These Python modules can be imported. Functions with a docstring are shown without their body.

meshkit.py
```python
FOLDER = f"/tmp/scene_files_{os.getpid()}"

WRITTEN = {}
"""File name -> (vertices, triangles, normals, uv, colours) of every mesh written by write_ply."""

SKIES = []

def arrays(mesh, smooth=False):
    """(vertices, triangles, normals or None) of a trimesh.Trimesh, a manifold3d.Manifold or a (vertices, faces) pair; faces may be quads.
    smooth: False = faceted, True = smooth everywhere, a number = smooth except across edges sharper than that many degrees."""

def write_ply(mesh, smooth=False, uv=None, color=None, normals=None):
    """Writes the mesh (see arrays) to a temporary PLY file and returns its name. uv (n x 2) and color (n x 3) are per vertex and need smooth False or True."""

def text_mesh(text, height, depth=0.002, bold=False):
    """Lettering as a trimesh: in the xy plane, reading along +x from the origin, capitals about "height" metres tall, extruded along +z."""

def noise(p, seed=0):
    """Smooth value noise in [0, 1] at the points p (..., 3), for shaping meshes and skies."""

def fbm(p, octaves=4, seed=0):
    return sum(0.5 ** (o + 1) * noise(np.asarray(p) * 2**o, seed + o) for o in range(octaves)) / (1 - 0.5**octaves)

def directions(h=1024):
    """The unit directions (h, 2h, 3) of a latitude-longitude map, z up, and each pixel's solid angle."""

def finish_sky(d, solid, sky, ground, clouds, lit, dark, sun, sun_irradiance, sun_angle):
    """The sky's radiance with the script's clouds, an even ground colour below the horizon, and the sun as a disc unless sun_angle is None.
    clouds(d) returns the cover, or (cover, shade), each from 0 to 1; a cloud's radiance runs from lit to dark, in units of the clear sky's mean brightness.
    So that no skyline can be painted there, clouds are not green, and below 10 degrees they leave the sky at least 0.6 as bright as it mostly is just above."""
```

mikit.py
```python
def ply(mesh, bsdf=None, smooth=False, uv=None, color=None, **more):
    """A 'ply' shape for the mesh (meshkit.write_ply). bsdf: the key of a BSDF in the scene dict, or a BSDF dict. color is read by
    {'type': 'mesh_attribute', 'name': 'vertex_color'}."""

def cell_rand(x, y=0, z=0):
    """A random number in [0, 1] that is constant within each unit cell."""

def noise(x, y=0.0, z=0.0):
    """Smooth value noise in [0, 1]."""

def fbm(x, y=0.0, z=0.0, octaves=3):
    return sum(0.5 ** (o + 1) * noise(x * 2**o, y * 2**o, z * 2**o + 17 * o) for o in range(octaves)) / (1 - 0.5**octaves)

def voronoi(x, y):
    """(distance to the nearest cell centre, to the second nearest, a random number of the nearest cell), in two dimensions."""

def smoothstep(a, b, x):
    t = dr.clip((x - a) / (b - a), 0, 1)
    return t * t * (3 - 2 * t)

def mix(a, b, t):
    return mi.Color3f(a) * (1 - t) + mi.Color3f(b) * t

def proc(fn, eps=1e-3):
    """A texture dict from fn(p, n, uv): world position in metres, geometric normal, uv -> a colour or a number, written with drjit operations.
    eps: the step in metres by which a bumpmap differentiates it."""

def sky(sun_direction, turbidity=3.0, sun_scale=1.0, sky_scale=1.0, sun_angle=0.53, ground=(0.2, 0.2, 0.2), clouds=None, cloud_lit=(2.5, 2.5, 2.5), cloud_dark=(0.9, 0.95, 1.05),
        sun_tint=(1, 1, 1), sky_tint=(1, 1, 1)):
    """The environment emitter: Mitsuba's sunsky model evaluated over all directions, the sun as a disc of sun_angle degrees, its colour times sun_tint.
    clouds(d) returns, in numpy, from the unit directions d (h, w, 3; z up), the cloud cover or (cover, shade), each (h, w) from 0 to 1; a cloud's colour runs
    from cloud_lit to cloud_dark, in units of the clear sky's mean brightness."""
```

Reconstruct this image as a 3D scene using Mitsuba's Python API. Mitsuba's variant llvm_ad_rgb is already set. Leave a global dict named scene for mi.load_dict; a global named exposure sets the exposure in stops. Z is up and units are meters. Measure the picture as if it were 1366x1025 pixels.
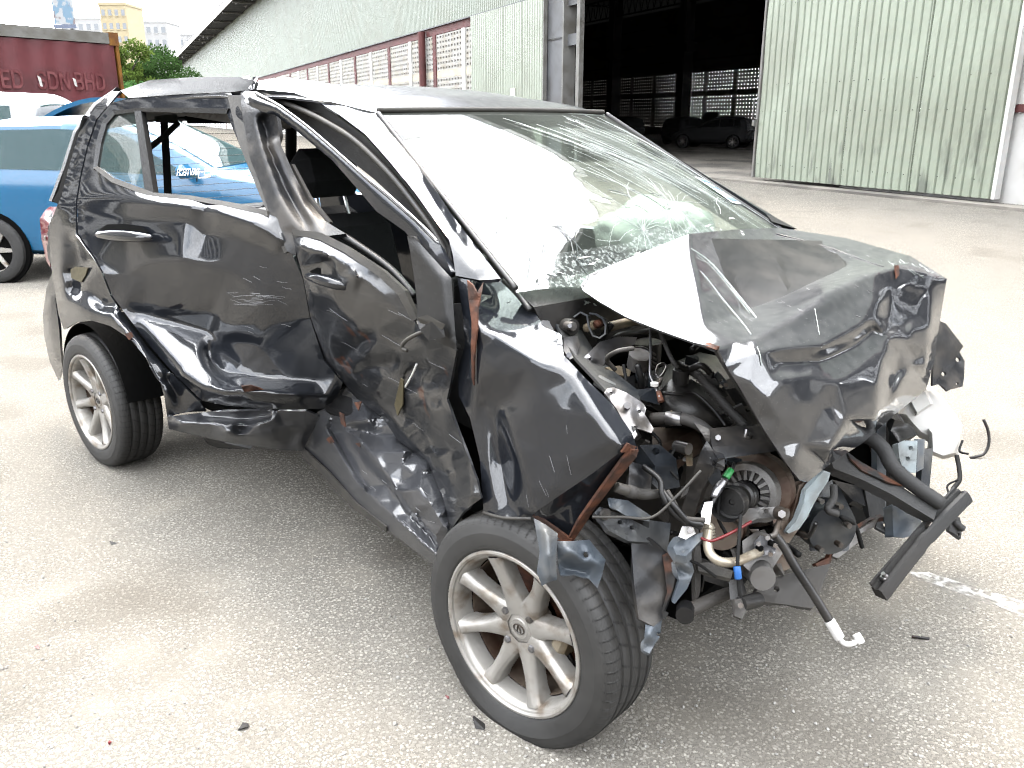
import math, random
import numpy as np, trimesh, mitsuba as mi, drjit as dr, mikit, meshkit
import manifold3d as m3
from scipy.spatial import Delaunay
from scipy.interpolate import LinearNDInterpolator
import shapely.geometry as sg
from shapely import contains_xy
rng = np.random.default_rng(7)
T = mi.ScalarTransform4f
scene, labels = {'type': 'scene'}, {}

# ------------------------------------------------------------------ camera, sky, exposure
CAM = np.array([1.1746, -2.1334, 1.4427])
YAW, PITCH, FOC = math.radians(132.07), math.radians(17.47), 1127.4        # focal length in pixels of a 1366 px wide frame
FW = np.array([math.cos(YAW)*math.cos(PITCH), math.sin(YAW)*math.cos(PITCH), -math.sin(PITCH)])
RT = np.cross(FW, [0, 0, 1]); RT /= np.linalg.norm(RT)
UP = np.cross(RT, FW)
scene['camera'] = {'type': 'perspective', 'fov': math.degrees(2*math.atan(683/FOC)), 'fov_axis': 'x', 'near_clip': 0.05, 'far_clip': 3000.0,
                   'to_world': T().look_at(origin=CAM.tolist(), target=(CAM+FW).tolist(), up=[0, 0, 1])}
SUN = (-0.34, 0.22, 1.0)          # a high sun veiled by bright haze
SUNN = np.array(SUN)/np.linalg.norm(SUN)
def clouds(d):
    n = meshkit.fbm(np.stack([d[..., 0]/(d[..., 2]+.35)*1.6, d[..., 1]/(d[..., 2]+.35)*1.6, d[..., 2]*0], -1)+5, 4, 3)
    gap = np.clip((n-.60)*6, 0, 1)
    ang = np.degrees(np.arccos(np.clip(d@SUNN, -1, 1)))
    glow = np.exp(-(ang/29)**2)                                             # the wide aureole of a sun behind haze
    return 1-.6*gap*(1-glow), np.clip(1-glow-.25*(n-.5), 0, 1)
scene['sky'] = mikit.sky(SUN, turbidity=4, sun_scale=0.25, sky_scale=1.0, sun_angle=12, ground=(.09, .088, .083), clouds=clouds, cloud_lit=(20., 20., 20.), cloud_dark=(5.0, 5.15, 5.4))
exposure = 4.2

# ------------------------------------------------------------------ surveying helpers (the frame is 1366 x 1025; a point is a sight line and a known distance, plane or height)
def ray(u, v): return FW + (u-683)/FOC*RT - (v-512.5)/FOC*UP
def D(u, v, t): return CAM + t*ray(u, v)
def on(u, v, ax, val):
    d = ray(u, v); return CAM + (val-CAM[ax])/d[ax]*d
def tx(u, v, x): return (u, v, (x-CAM[0])/ray(u, v)[0])
def ty(u, v, y): return (u, v, (y-CAM[1])/ray(u, v)[1])
def tz(u, v, z): return (u, v, (z-CAM[2])/ray(u, v)[2])
SZ, SY = [.1, .2, .35, .6, .95, 1.1, 1.5, 1.62], [-.74, -.79, -.815, -.835, -.82, -.785, -.61, -.50]
def sidey(z): return np.interp(z, SZ, SY)
def S(u, v, d=0.0):
    "a point of the car's right flank, d metres pushed in"
    y = -.83
    for _ in range(25):
        p = on(u, v, 1, y); y = .5*y+.5*(sidey(p[2])+d)
    return (u, v, (y-CAM[1])/ray(u, v)[1])
def proj(P):
    d = np.asarray(P, float)-CAM; z = d@FW
    return np.array([683+FOC*(d@RT)/z, 512.5-FOC*(d@UP)/z])

# ------------------------------------------------------------------ mesh helpers
def cat(*ms): return trimesh.util.concatenate([m for m in ms if m is not None])
def key_for(name):
    if name not in scene: return name
    i = 1
    while f'{name}_{i:03d}' in scene: i += 1
    return f'{name}_{i:03d}'
USED = set()
def thing(name, label, cat_, group=None, kind=None):
    k, i = name, 0
    while k in USED or k in scene:
        i += 1; k = f'{name}_{i:03d}'
    USED.add(k)
    labels[k] = {'label': label, 'category': cat_}
    if group: labels[k]['group'] = group
    if kind: labels[k]['kind'] = kind
    return k
def obj(name, mesh, mat, smooth=False, parent=None, **lab):
    k = key_for(f'{parent}__{name}' if parent else name)
    scene[k] = mikit.ply(mesh, mat, smooth=smooth)
    if lab: labels[k] = lab
    return k
def box(c, s, rz=0.0, bev=0.0):
    if bev:
        h = np.array(s)/2-bev
        v = np.array([[a*h[0], b*h[1], e*h[2]] for a in (-1, 1) for b in (-1, 1) for e in (-1, 1)])
        o = np.array([[bev, 0, 0], [-bev, 0, 0], [0, bev, 0], [0, -bev, 0], [0, 0, bev], [0, 0, -bev]])
        m = trimesh.convex.convex_hull((v[:, None]+o[None]).reshape(-1, 3))
    else: m = trimesh.creation.box(s)
    if rz: m.apply_transform(trimesh.transformations.rotation_matrix(rz, [0, 0, 1]))
    m.apply_translation(c); return m
def hull(pts): return trimesh.convex.convex_hull(np.asarray(pts, float))
def tube(pts, r, sides=10, caps=True, smooth=True):
    p = np.asarray(pts, float)
    if smooth and len(p) > 2:
        q, n = [], 5
        e = np.vstack([2*p[0]-p[1], p, 2*p[-1]-p[-2]])
        rr = np.broadcast_to(r, (len(p),)).astype(float); rq = []
        for i in range(len(p)-1):
            a, b, c, d = e[i:i+4]
            for s in np.linspace(0, 1, n, endpoint=False):
                q.append(.5*(2*b+(c-a)*s+(2*a-5*b+4*c-d)*s*s+(3*b-a-3*c+d)*s**3)); rq.append(rr[i]*(1-s)+rr[i+1]*s)
        q.append(p[-1]); rq.append(rr[-1]); p, r = np.array(q), np.array(rq)
    r = np.broadcast_to(r, (len(p),))
    t = np.gradient(p, axis=0); t /= np.linalg.norm(t, axis=1, keepdims=True)+1e-12
    a = np.cross(t[0], [0, 0, 1] if abs(t[0][2]) < .9 else [1, 0, 0]); A = []
    for k in range(len(p)):
        a = a-t[k]*(a@t[k]); a /= np.linalg.norm(a)+1e-12; A.append(a)
    A = np.array(A); B = np.cross(t, A); ang = np.arange(sides)*2*np.pi/sides
    v = p[:, None]+r[:, None, None]*(np.cos(ang)[None, :, None]*A[:, None]+np.sin(ang)[None, :, None]*B[:, None])
    f, n = [], len(p)
    for i in range(n-1):
        for j in range(sides):
            k = (j+1) % sides
            f += [[i*sides+j, i*sides+k, (i+1)*sides+k], [i*sides+j, (i+1)*sides+k, (i+1)*sides+j]]
    v = v.reshape(-1, 3)
    if caps:
        v = np.vstack([v, p[0], p[-1]]); c0, c1 = len(v)-2, len(v)-1
        for j in range(sides):
            k = (j+1) % sides; f += [[c0, k, j], [c1, (n-1)*sides+j, (n-1)*sides+k]]
    return trimesh.Trimesh(v, f, process=False)
def ptube(pts, rpx, **kw):
    "a tube through surveyed points (u, v, t); radius in pixels at that distance"
    return tube([D(*p) for p in pts], np.broadcast_to(np.asarray(rpx, float), (len(pts),))*np.array([p[2]/FOC for p in pts]), **kw)
def grid_mesh(P, flip=False, close=False):
    n, m = P.shape[:2]
    i, j = np.meshgrid(np.arange(n-1), np.arange(m if close else m-1), indexing='ij')
    k = (j+1) % m
    q = np.stack([i*m+j, i*m+k, (i+1)*m+k, (i+1)*m+j], -1).reshape(-1, 4)
    f = np.vstack([q[:, [0, 1, 2]], q[:, [0, 2, 3]]])
    if flip: f = f[:, ::-1]
    return trimesh.Trimesh(P.reshape(-1, 3), f, process=False)
def solid(mesh, th):
    "gives a sheet thickness, away from its normals"
    m = trimesh.Trimesh(mesh.vertices, mesh.faces, process=False)
    n = np.zeros_like(m.vertices); fc = np.cross(m.vertices[m.faces[:, 1]]-m.vertices[m.faces[:, 0]], m.vertices[m.faces[:, 2]]-m.vertices[m.faces[:, 0]])
    for k in range(3): np.add.at(n, m.faces[:, k], fc)
    n /= np.linalg.norm(n, axis=1, keepdims=True)+1e-15
    N = len(m.vertices); v = np.vstack([m.vertices, m.vertices-n*th])
    e = np.vstack([m.faces[:, [0, 1]], m.faces[:, [1, 2]], m.faces[:, [2, 0]]])
    s = set(map(tuple, e)); b = np.array([x for x in map(tuple, e) if (x[1], x[0]) not in s])
    rim = np.vstack([np.stack([b[:, 1], b[:, 0], b[:, 0]+N], 1), np.stack([b[:, 1], b[:, 0]+N, b[:, 1]+N], 1)])
    # the rim gets vertices of its own so that the front face keeps its smooth shading
    rv, inv = np.unique(rim, return_inverse=True)
    v2 = np.vstack([v, v[rv]]); rim = inv.reshape(-1, 3)+len(v)
    return trimesh.Trimesh(v2, np.vstack([m.faces, m.faces[:, ::-1]+N, rim]), process=False)
def dens(pl, step):
    out = []
    for a, b in zip(pl[:-1], pl[1:]):
        n = max(1, int(math.hypot(b[0]-a[0], b[1]-a[1])/step))
        for s in np.linspace(0, 1, n, endpoint=False): out.append((a[0]+(b[0]-a[0])*s, a[1]+(b[1]-a[1])*s, 1/((1-s)/a[2]+s/b[2])))
    out.append(pl[-1]); return out
def panel(outline, inner=(), holes=(), step=5.0, sm=2, crumple=None, th=.004, ripple=None, seed=0):
    """sheet metal: outline, creases (poly-lines) and single points, each surveyed as (u, v, t); facets between them, creases rounded by sm passes.
    crumple = (count, depth in m): extra random facets; ripple = (depth, frequency): shallow waves"""
    r = np.random.default_rng(seed+11)
    ring = dens(list(outline)+[outline[0]], step)[:-1]
    hr = [dens(list(h)+[h[0]], step)[:-1] for h in holes]
    ctl = list(ring)+[p for h in hr for p in h]
    for pl in inner: ctl += dens(pl, step) if isinstance(pl, list) else [pl]
    poly = sg.Polygon([p[:2] for p in ring], [[p[:2] for p in h] for h in hr]).buffer(0)
    c = np.array(ctl, float)
    f0 = LinearNDInterpolator(c[:, :2]+r.normal(0, 1e-4, (len(c), 2)), 1/c[:, 2])
    if crumple:
        n, dep = crumple; x0, y0, x1, y1 = poly.bounds; add = []; inn = poly.buffer(-step*1.2)
        for _ in range(n*6):
            q = r.uniform([x0, y0], [x1, y1])
            if contains_xy(inn, *q) and all(math.hypot(q[0]-a[0], q[1]-a[1]) > .5*math.sqrt(poly.area/n) for a in add):
                w = f0(*q)
                if np.isfinite(w): add.append((q[0], q[1], 1/w+r.normal(0, dep)))
        if add: c = np.vstack([c, add]); f0 = LinearNDInterpolator(c[:, :2]+r.normal(0, 1e-4, (len(c), 2)), 1/c[:, 2])
    x0, y0, x1, y1 = poly.bounds
    X, Y = np.meshgrid(np.arange(x0, x1, step), np.arange(y0, y1, step*.87))
    X = X+(np.arange(len(X)) % 2)[:, None]*step/2
    q = np.stack([X.ravel(), Y.ravel()], 1)
    q = q[contains_xy(poly.buffer(-step*.45), q[:, 0], q[:, 1])]
    b = np.array([p[:2] for p in ring]+[p[:2] for h in hr for p in h])
    pts = np.vstack([b, q]); bt = np.array([1/p[2] for p in ring]+[1/p[2] for h in hr for p in h])
    w = f0(q); nb = len(b)
    if len(q):
        bad = ~np.isfinite(w)
        if bad.any():
            from scipy.spatial import cKDTree
            w[bad] = bt[cKDTree(b).query(q[bad])[1]]
    w = np.concatenate([bt, w])
    tri = Delaunay(pts+r.normal(0, 1e-5, pts.shape)).simplices
    cen = pts[tri].mean(1)
    a = pts[tri]; ar = np.abs((a[:, 1, 0]-a[:, 0, 0])*(a[:, 2, 1]-a[:, 0, 1])-(a[:, 1, 1]-a[:, 0, 1])*(a[:, 2, 0]-a[:, 0, 0]))
    tri = tri[contains_xy(poly, cen[:, 0], cen[:, 1]) & (ar > 1e-3)]
    E = np.unique(np.sort(np.vstack([tri[:, [0, 1]], tri[:, [1, 2]], tri[:, [2, 0]]]), 1), axis=0)
    for _ in range(sm):
        s, k = np.zeros(len(w)), np.zeros(len(w))
        np.add.at(s, E[:, 0], w[E[:, 1]]); np.add.at(s, E[:, 1], w[E[:, 0]]); np.add.at(k, E[:, 0], 1); np.add.at(k, E[:, 1], 1)
        w2 = .35*w+.65*s/np.maximum(k, 1); w2[:nb] = w[:nb]; w = w2
    V = CAM+(FW+((pts[:, :1]-683)/FOC)*RT-((pts[:, 1:]-512.5)/FOC)*UP)/w[:, None]
    n = np.cross(V[tri[:, 1]]-V[tri[:, 0]], V[tri[:, 2]]-V[tri[:, 0]])
    fl = (n*(CAM-V[tri[:, 0]])).sum(1) < 0
    tri[fl] = tri[fl][:, ::-1]
    m = trimesh.Trimesh(V, tri, process=False)
    if ripple:
        nn = meshkit.fbm(V*ripple[1]+seed*3.1, 3)-.5
        d = CAM-V; d /= np.linalg.norm(d, axis=1, keepdims=True)
        k = np.ones(len(V)); k[:nb] = .3
        m.vertices = V+d*(nn*k*ripple[0])[:, None]
    return solid(m, th) if th else m
def lathe(prof, n=64, axis='y'):
    "profile of (radius, offset along the axis)"
    pr = np.asarray(prof, float); a = np.arange(n)*2*np.pi/n
    P = np.stack([pr[:, None, 0]*np.cos(a)[None], np.broadcast_to(pr[:, None, 1], (len(pr), n)), pr[:, None, 0]*np.sin(a)[None]], -1)
    return grid_mesh(P, close=True)
def prism(poly, h, z=0.0):
    m = trimesh.creation.extrude_polygon(poly if hasattr(poly, 'area') else sg.Polygon(poly), h, engine='earcut'); m.apply_translation([0, 0, z]); return m
def frame_to(o, x, y, z=None):
    x, y = np.asarray(x, float), np.asarray(y, float); x = x/np.linalg.norm(x); y = y-x*(x@y); y /= np.linalg.norm(y); z = np.cross(x, y)
    M = np.eye(4); M[:3, 0], M[:3, 1], M[:3, 2], M[:3, 3] = x, y, z, o; return M
def put(mesh, M): m = mesh.copy(); m.apply_transform(M); return m

# ------------------------------------------------------------------ materials
def rgb(*c): return {'type': 'rgb', 'value': list(c)}
BRIGHT = {'mat_white_wall', 'mat_vent_white', 'mat_chrome', 'mat_steel', 'mat_alloy', 'mat_crack', 'mat_airbag', 'mat_far_white', 'mat_far_yellow', 'mat_far_pane', 'mat_white_plastic', 'mat_cream_wall', 'mat_paint', 'mat_hood', 'mat_sticker'}
MIDDLE = {'mat_cast', 'mat_blue_grey', 'mat_dark_blue_grey', 'mat_pale_blue', 'mat_black_metal', 'mat_brown_cast', 'mat_gold_pipe', 'mat_beige', 'mat_dark_steel', 'mat_blue_clip', 'mat_green_tape', 'mat_inner_wall', 'mat_inner_block'}
def prin(name, col, rough=.5, metal=0.0, spec=.26, **k):
    f = .36 if name in BRIGHT else .28 if name in MIDDLE else .17
    if isinstance(col, tuple): col = tuple(c*f for c in col)
    else: col = (lambda g, f: lambda p, n, uv: g(p, n, uv)*f)(col, f)
    scene[name] = {'type': 'twosided', 'bsdf': {'type': 'principled', 'base_color': rgb(*col) if isinstance(col, tuple) else mikit.proc(col), 'roughness': mikit.proc(rough) if callable(rough) else rough,
                                               'metallic': metal, 'specular': spec, **k}}
def C3(c): return mi.Color3f(*c)
def speck(p, f): return mikit.noise(p.x*f, p.y*f, p.z*f)
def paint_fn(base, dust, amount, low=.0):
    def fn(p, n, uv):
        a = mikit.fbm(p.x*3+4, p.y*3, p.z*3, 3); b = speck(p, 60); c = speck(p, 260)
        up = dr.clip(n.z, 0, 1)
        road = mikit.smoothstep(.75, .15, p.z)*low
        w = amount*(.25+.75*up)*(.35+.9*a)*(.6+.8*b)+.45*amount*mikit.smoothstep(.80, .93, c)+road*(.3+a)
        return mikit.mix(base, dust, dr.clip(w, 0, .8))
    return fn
PAINT, DUST = (.0085, .0105, .0150), (.24, .235, .23)
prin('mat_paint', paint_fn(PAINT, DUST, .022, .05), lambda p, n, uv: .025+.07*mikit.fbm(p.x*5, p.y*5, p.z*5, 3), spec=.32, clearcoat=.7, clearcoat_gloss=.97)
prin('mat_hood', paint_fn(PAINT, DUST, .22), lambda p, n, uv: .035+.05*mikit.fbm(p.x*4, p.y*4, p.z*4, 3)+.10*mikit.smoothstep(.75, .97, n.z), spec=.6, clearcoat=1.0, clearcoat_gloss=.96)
def scuffed(p, n, uv):
    a = mikit.fbm(p.x*7, p.y*7, p.z*7, 4); s = mikit.fbm(p.x*14, p.y*14, p.z*90, 3)
    r = mikit.smoothstep(.68, .74, a)*mikit.smoothstep(.4, .65, speck(p, 35))
    col = mikit.mix((.010, .013, .019), (.30, .29, .28), dr.clip(.01+.10*mikit.smoothstep(.55, .8, s)+.04*a, 0, 1))
    return mikit.mix(col, (.16, .055, .022), r*.8)
prin('mat_sill', lambda p, n, uv: mikit.mix(scuffed(p, n, uv), (.20, .205, .225), .22+.35*mikit.fbm(p.x*6, p.y*6, p.z*6, 3)), lambda p, n, uv: .10+.18*mikit.fbm(p.x*9, p.y*9, p.z*9, 3), spec=.5, clearcoat=.5)
prin('mat_scratch', (.42, .42, .43), .6)
prin('mat_grey_rail', lambda p, n, uv: mikit.mix((.10, .10, .10), (.07, .07, .07), mikit.fbm(p.x*9, p.y*9, p.z*9, 3)), .45)
prin('mat_scuffed', scuffed, lambda p, n, uv: .06+.16*mikit.fbm(p.x*9, p.y*9, p.z*9, 3), spec=.5, clearcoat=.7)
def rust_fn(p, n, uv):
    a = mikit.fbm(p.x*40, p.y*40, p.z*40, 3)
    return mikit.mix((.25, .085, .038), (.08, .034, .02), mikit.smoothstep(.3, .7, a))
prin('mat_rust', rust_fn, .8)
prin('mat_rusty_steel', lambda p, n, uv: mikit.mix((.045, .043, .042), (.22, .08, .038), mikit.smoothstep(.45, .65, mikit.fbm(p.x*16, p.y*16, p.z*16, 4))), .6, metal=.2)
prin('mat_primer', lambda p, n, uv: mikit.mix((.20, .165, .08), (.14, .115, .055), speck(p, 60)), .6)
prin('mat_black_plastic', lambda p, n, uv: mikit.mix((.018, .018, .019), (.10, .098, .092), .25*mikit.fbm(p.x*9, p.y*9, p.z*9, 4)+.25*mikit.smoothstep(.75, .95, speck(p, 130))), .42)
prin('mat_trim', lambda p, n, uv: mikit.mix((.05, .05, .05), (.16, .145, .12), mikit.fbm(p.x*20, p.y*20, p.z*20, 3)), .6)
prin('mat_rubber', lambda p, n, uv: mikit.mix((.022, .022, .022), (.13, .125, .115), .15+.45*mikit.fbm(p.x*6, p.y*6, p.z*6, 4)*mikit.fbm(p.x*30, p.y*30, p.z*30, 2)), .7, spec=.35)
prin('mat_alloy', lambda p, n, uv: mikit.mix((.50, .48, .445), (.28, .23, .18), mikit.smoothstep(.45, .78, mikit.fbm(p.x*22, p.y*22, p.z*22, 4))), .38, metal=.55)
prin('mat_black', (.008, .008, .008), .8, spec=.2)
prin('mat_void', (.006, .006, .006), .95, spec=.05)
def grime(a, b, f=14, t0=.35, t1=.75):
    return lambda p, n, uv: mikit.mix(a, b, mikit.smoothstep(t0, t1, mikit.fbm(p.x*f, p.y*f, p.z*f, 4)))
prin('mat_black_metal', grime((.02, .021, .024), (.10, .09, .08)), .4, metal=.2)
prin('mat_steel', grime((.42, .42, .44), (.20, .18, .16)), .3, metal=.85)
prin('mat_cast', grime((.30, .29, .28), (.10, .075, .055), 18), .48, metal=.6)
prin('mat_brown_cast', grime((.22, .17, .13), (.10, .05, .03), 16), .6, metal=.3)
prin('mat_engine_black', grime((.016, .016, .017), (.07, .065, .06), 10), .38)
prin('mat_blue_grey', grime((.12, .145, .175), (.26, .26, .25), 11, .4, .8), .4, metal=.2)
prin('mat_dark_blue_grey', grime((.03, .036, .045), (.12, .12, .115), 11), .4, metal=.3)
prin('mat_pale_blue', grime((.42, .50, .53), (.26, .28, .28), 12), .5)
prin('mat_chrome', (.8, .8, .8), .12, metal=1.0)
prin('mat_white_plastic', grime((.75, .74, .71), (.46, .43, .37), 7, .45, .85), .45)
scene['mat_tank'] = {'type': 'principledthin', 'base_color': rgb(.82, .81, .78), 'roughness': .45, 'diff_trans': .9, 'spec_trans': 0.0}
prin('mat_beige', grime((.42, .36, .26), (.25, .18, .11), 20), .5)
prin('mat_gold_pipe', grime((.62, .56, .45), (.40, .33, .24), 25), .35, metal=.5)
prin('mat_red', (.35, .02, .025), .4)
prin('mat_green_tape', (.04, .40, .10), .4)
prin('mat_blue_clip', (.03, .16, .50), .4)
prin('mat_lens_red', (.30, .008, .02), .12, clearcoat=1.0)
prin('mat_fabric', lambda p, n, uv: mikit.mix((.020, .020, .022), (.045, .045, .047), speck(p, 400)), .95, spec=.1)
prin('mat_inner_trim', grime((.16, .15, .135), (.11, .10, .09), 6), .7)
prin('mat_inner_dark', grime((.020, .020, .021), (.045, .044, .042), 8), .6)
prin('mat_airbag', grime((.80, .79, .76), (.66, .64, .6), 10), .85)
prin('mat_sticker', (.72, .76, .78), .5)
prin('mat_sticker_blue', (.22, .36, .52), .5)
scene['mat_glass'] = {'type': 'thindielectric', 'int_ior': 1.52}
def film(name, col, w, glass=None):
    scene[name] = {'type': 'blendbsdf', 'weight': mikit.proc(w) if callable(w) else w, 'a': glass or {'type': 'thindielectric', 'int_ior': 1.55},
                   'b': {'type': 'twosided', 'bsdf': {'type': 'diffuse', 'reflectance': rgb(*col)}}}
film('mat_windscreen', (.11, .125, .11), lambda p, n, uv: .05+.10*mikit.fbm(p.x*5, p.y*5, p.z*5, 3)+.2*mikit.smoothstep(.80, .95, speck(p, 170)), {'type': 'thindielectric', 'int_ior': 1.62, 'specular_transmittance': rgb(.74, .84, .77)})
film('mat_tint_band', (.02, .022, .02), .6, {'type': 'thindielectric', 'int_ior': 1.45, 'specular_transmittance': rgb(.4, .45, .42)})
film('mat_crazed', (.24, .26, .25), lambda p, n, uv: .06+.40*mikit.smoothstep(.45, .75, mikit.fbm(p.x*150, p.y*150, p.z*150, 3)))
film('mat_window', (.10, .12, .115), .10, {'type': 'thindielectric', 'int_ior': 1.6, 'specular_transmittance': rgb(.55, .68, .65)})
film('mat_dark_window', (.025, .03, .03), .25, {'type': 'thindielectric', 'int_ior': 1.6, 'specular_transmittance': rgb(.25, .30, .30)})
prin('mat_crack', (.42, .46, .44), .4)
prin('mat_crack_dark', (.16, .19, .18), .4)
film('mat_teal_window', (.035, .06, .062), .40, {'type': 'thindielectric', 'int_ior': 1.42, 'specular_transmittance': rgb(.25, .32, .32)})
scene['mat_skylight'] = {'type': 'principledthin', 'base_color': rgb(.05, .05, .048), 'roughness': .6, 'diff_trans': 1.2, 'spec_trans': 0.0}
prin('mat_shed_car', (.05, .05, .05), .6)
def plane_t(A, B, C):
    "distances to the plane through three surveyed points"
    a, b, c = D(*A), D(*B), D(*C); n = np.cross(b-a, c-a)
    return lambda u, v: (u, v, ((a-CAM)@n)/(ray(u, v)@n))
# ------------------------------------------------------------------ ground
def stones(p, f):
    "rounded chippings set in a matrix: (how much stone, its random tone)"
    wx, wy = .5*(speck(p, f*.9)-.5), .5*(mikit.noise(p.x*f*.9+31, p.y*f*.9, 4.5)-.5)
    v1, v2, r = mikit.voronoi(p.x*f+wx, p.y*f+wy)
    return 1-mikit.smoothstep(.30, .56, v1+.12*r), r
def asphalt(p, n, uv):
    m, r = stones(p, 88.); m2, r2 = stones(p, 190.)
    b = mikit.fbm(p.x*.45, p.y*.45, 1.7, 4); st = mikit.fbm(p.x*2.3+9, p.y*2.3, 3.1, 3); fine = mikit.fbm(p.x*6, p.y*6, 7.7, 4)
    mat = mikit.mix((.19, .18, .165), (.36, .34, .31), fine)
    col = mikit.mix(mat, mikit.mix((.34, .325, .30), (.66, .635, .58), r2), m2*.8)
    col = mikit.mix(col, mikit.mix((.36, .345, .32), (.92, .89, .83), r*r), m*.95)
    col = col*(.95+.16*b)
    col = mikit.mix(col, C3((.62, .58, .50)), .15*mikit.smoothstep(.55, .75, fine))
    col = mikit.mix(col, C3((.22, .20, .175)), .34*mikit.smoothstep(.62, .76, st))
    d = dr.sqrt(dr.square(p.x+1.28)+dr.square(p.y+1.05)); col = mikit.mix(col, C3((.17, .155, .135)),   .22*mikit.smoothstep(.28, .05, d+.25*(fine-.5)))       # old oil stain
    return col*C3((.252, .247, .237))
def asphalt_h(p, n, uv):
    m, r = stones(p, 88.); m2, r2 = stones(p, 190.)
    return m*(.5+.5*r)+.35*m2
scene['mat_ground'] = {'type': 'bumpmap', 'arbitrary': mikit.proc(asphalt_h, 1e-3), 'scale': .0045, 'bsdf': {'type': 'diffuse', 'reflectance': mikit.proc(asphalt)}}
def concrete(p, n, uv):
    b = mikit.fbm(p.x*.8, p.y*.8, 2.2, 4); c = mikit.fbm(p.x*5, p.y*5, 5.5, 3)
    return mikit.mix((.50, .46, .40), (.27, .25, .22), mikit.smoothstep(.42, .68, b))*(.75+.5*c)
prin('mat_concrete', concrete, .85)
scene['ground'] = {'type': 'rectangle', 'to_world': T().scale([900, 900, 1]), 'bsdf': {'type': 'ref', 'id': 'mat_ground'}}
labels['ground'] = {'label': 'pale worn asphalt yard with exposed stone chippings', 'category': 'ground', 'kind': 'structure'}
# chalk smear and scattered chippings
def sheet_on_ground(pts, z=.004):
    m = trimesh.creation.triangulate_polygon(sg.Polygon([on(u, v, 2, 0)[:2] for u, v in pts]).buffer(.004), engine='earcut')
    v, f = m; v = np.c_[v, np.full(len(v), z)]
    return trimesh.Trimesh(v, f, process=False)
scene['mat_chalk'] = {'type': 'blendbsdf', 'weight': mikit.proc(lambda p, n, uv: mikit.smoothstep(.35, .75, mikit.fbm(p.x*38, p.y*38, .5, 4))*(.15+.85*mikit.smoothstep(.35, .62, mikit.fbm(p.x*9, p.y*9, 3.5, 3)))), 'a': {'type': 'null'}, 'b': {'type': 'diffuse', 'reflectance': rgb(.36, .36, .35)}}
k = thing('chalk_smear', 'streak of spilt white powder on the asphalt at the right edge beyond the fallen beam', 'powder')
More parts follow.
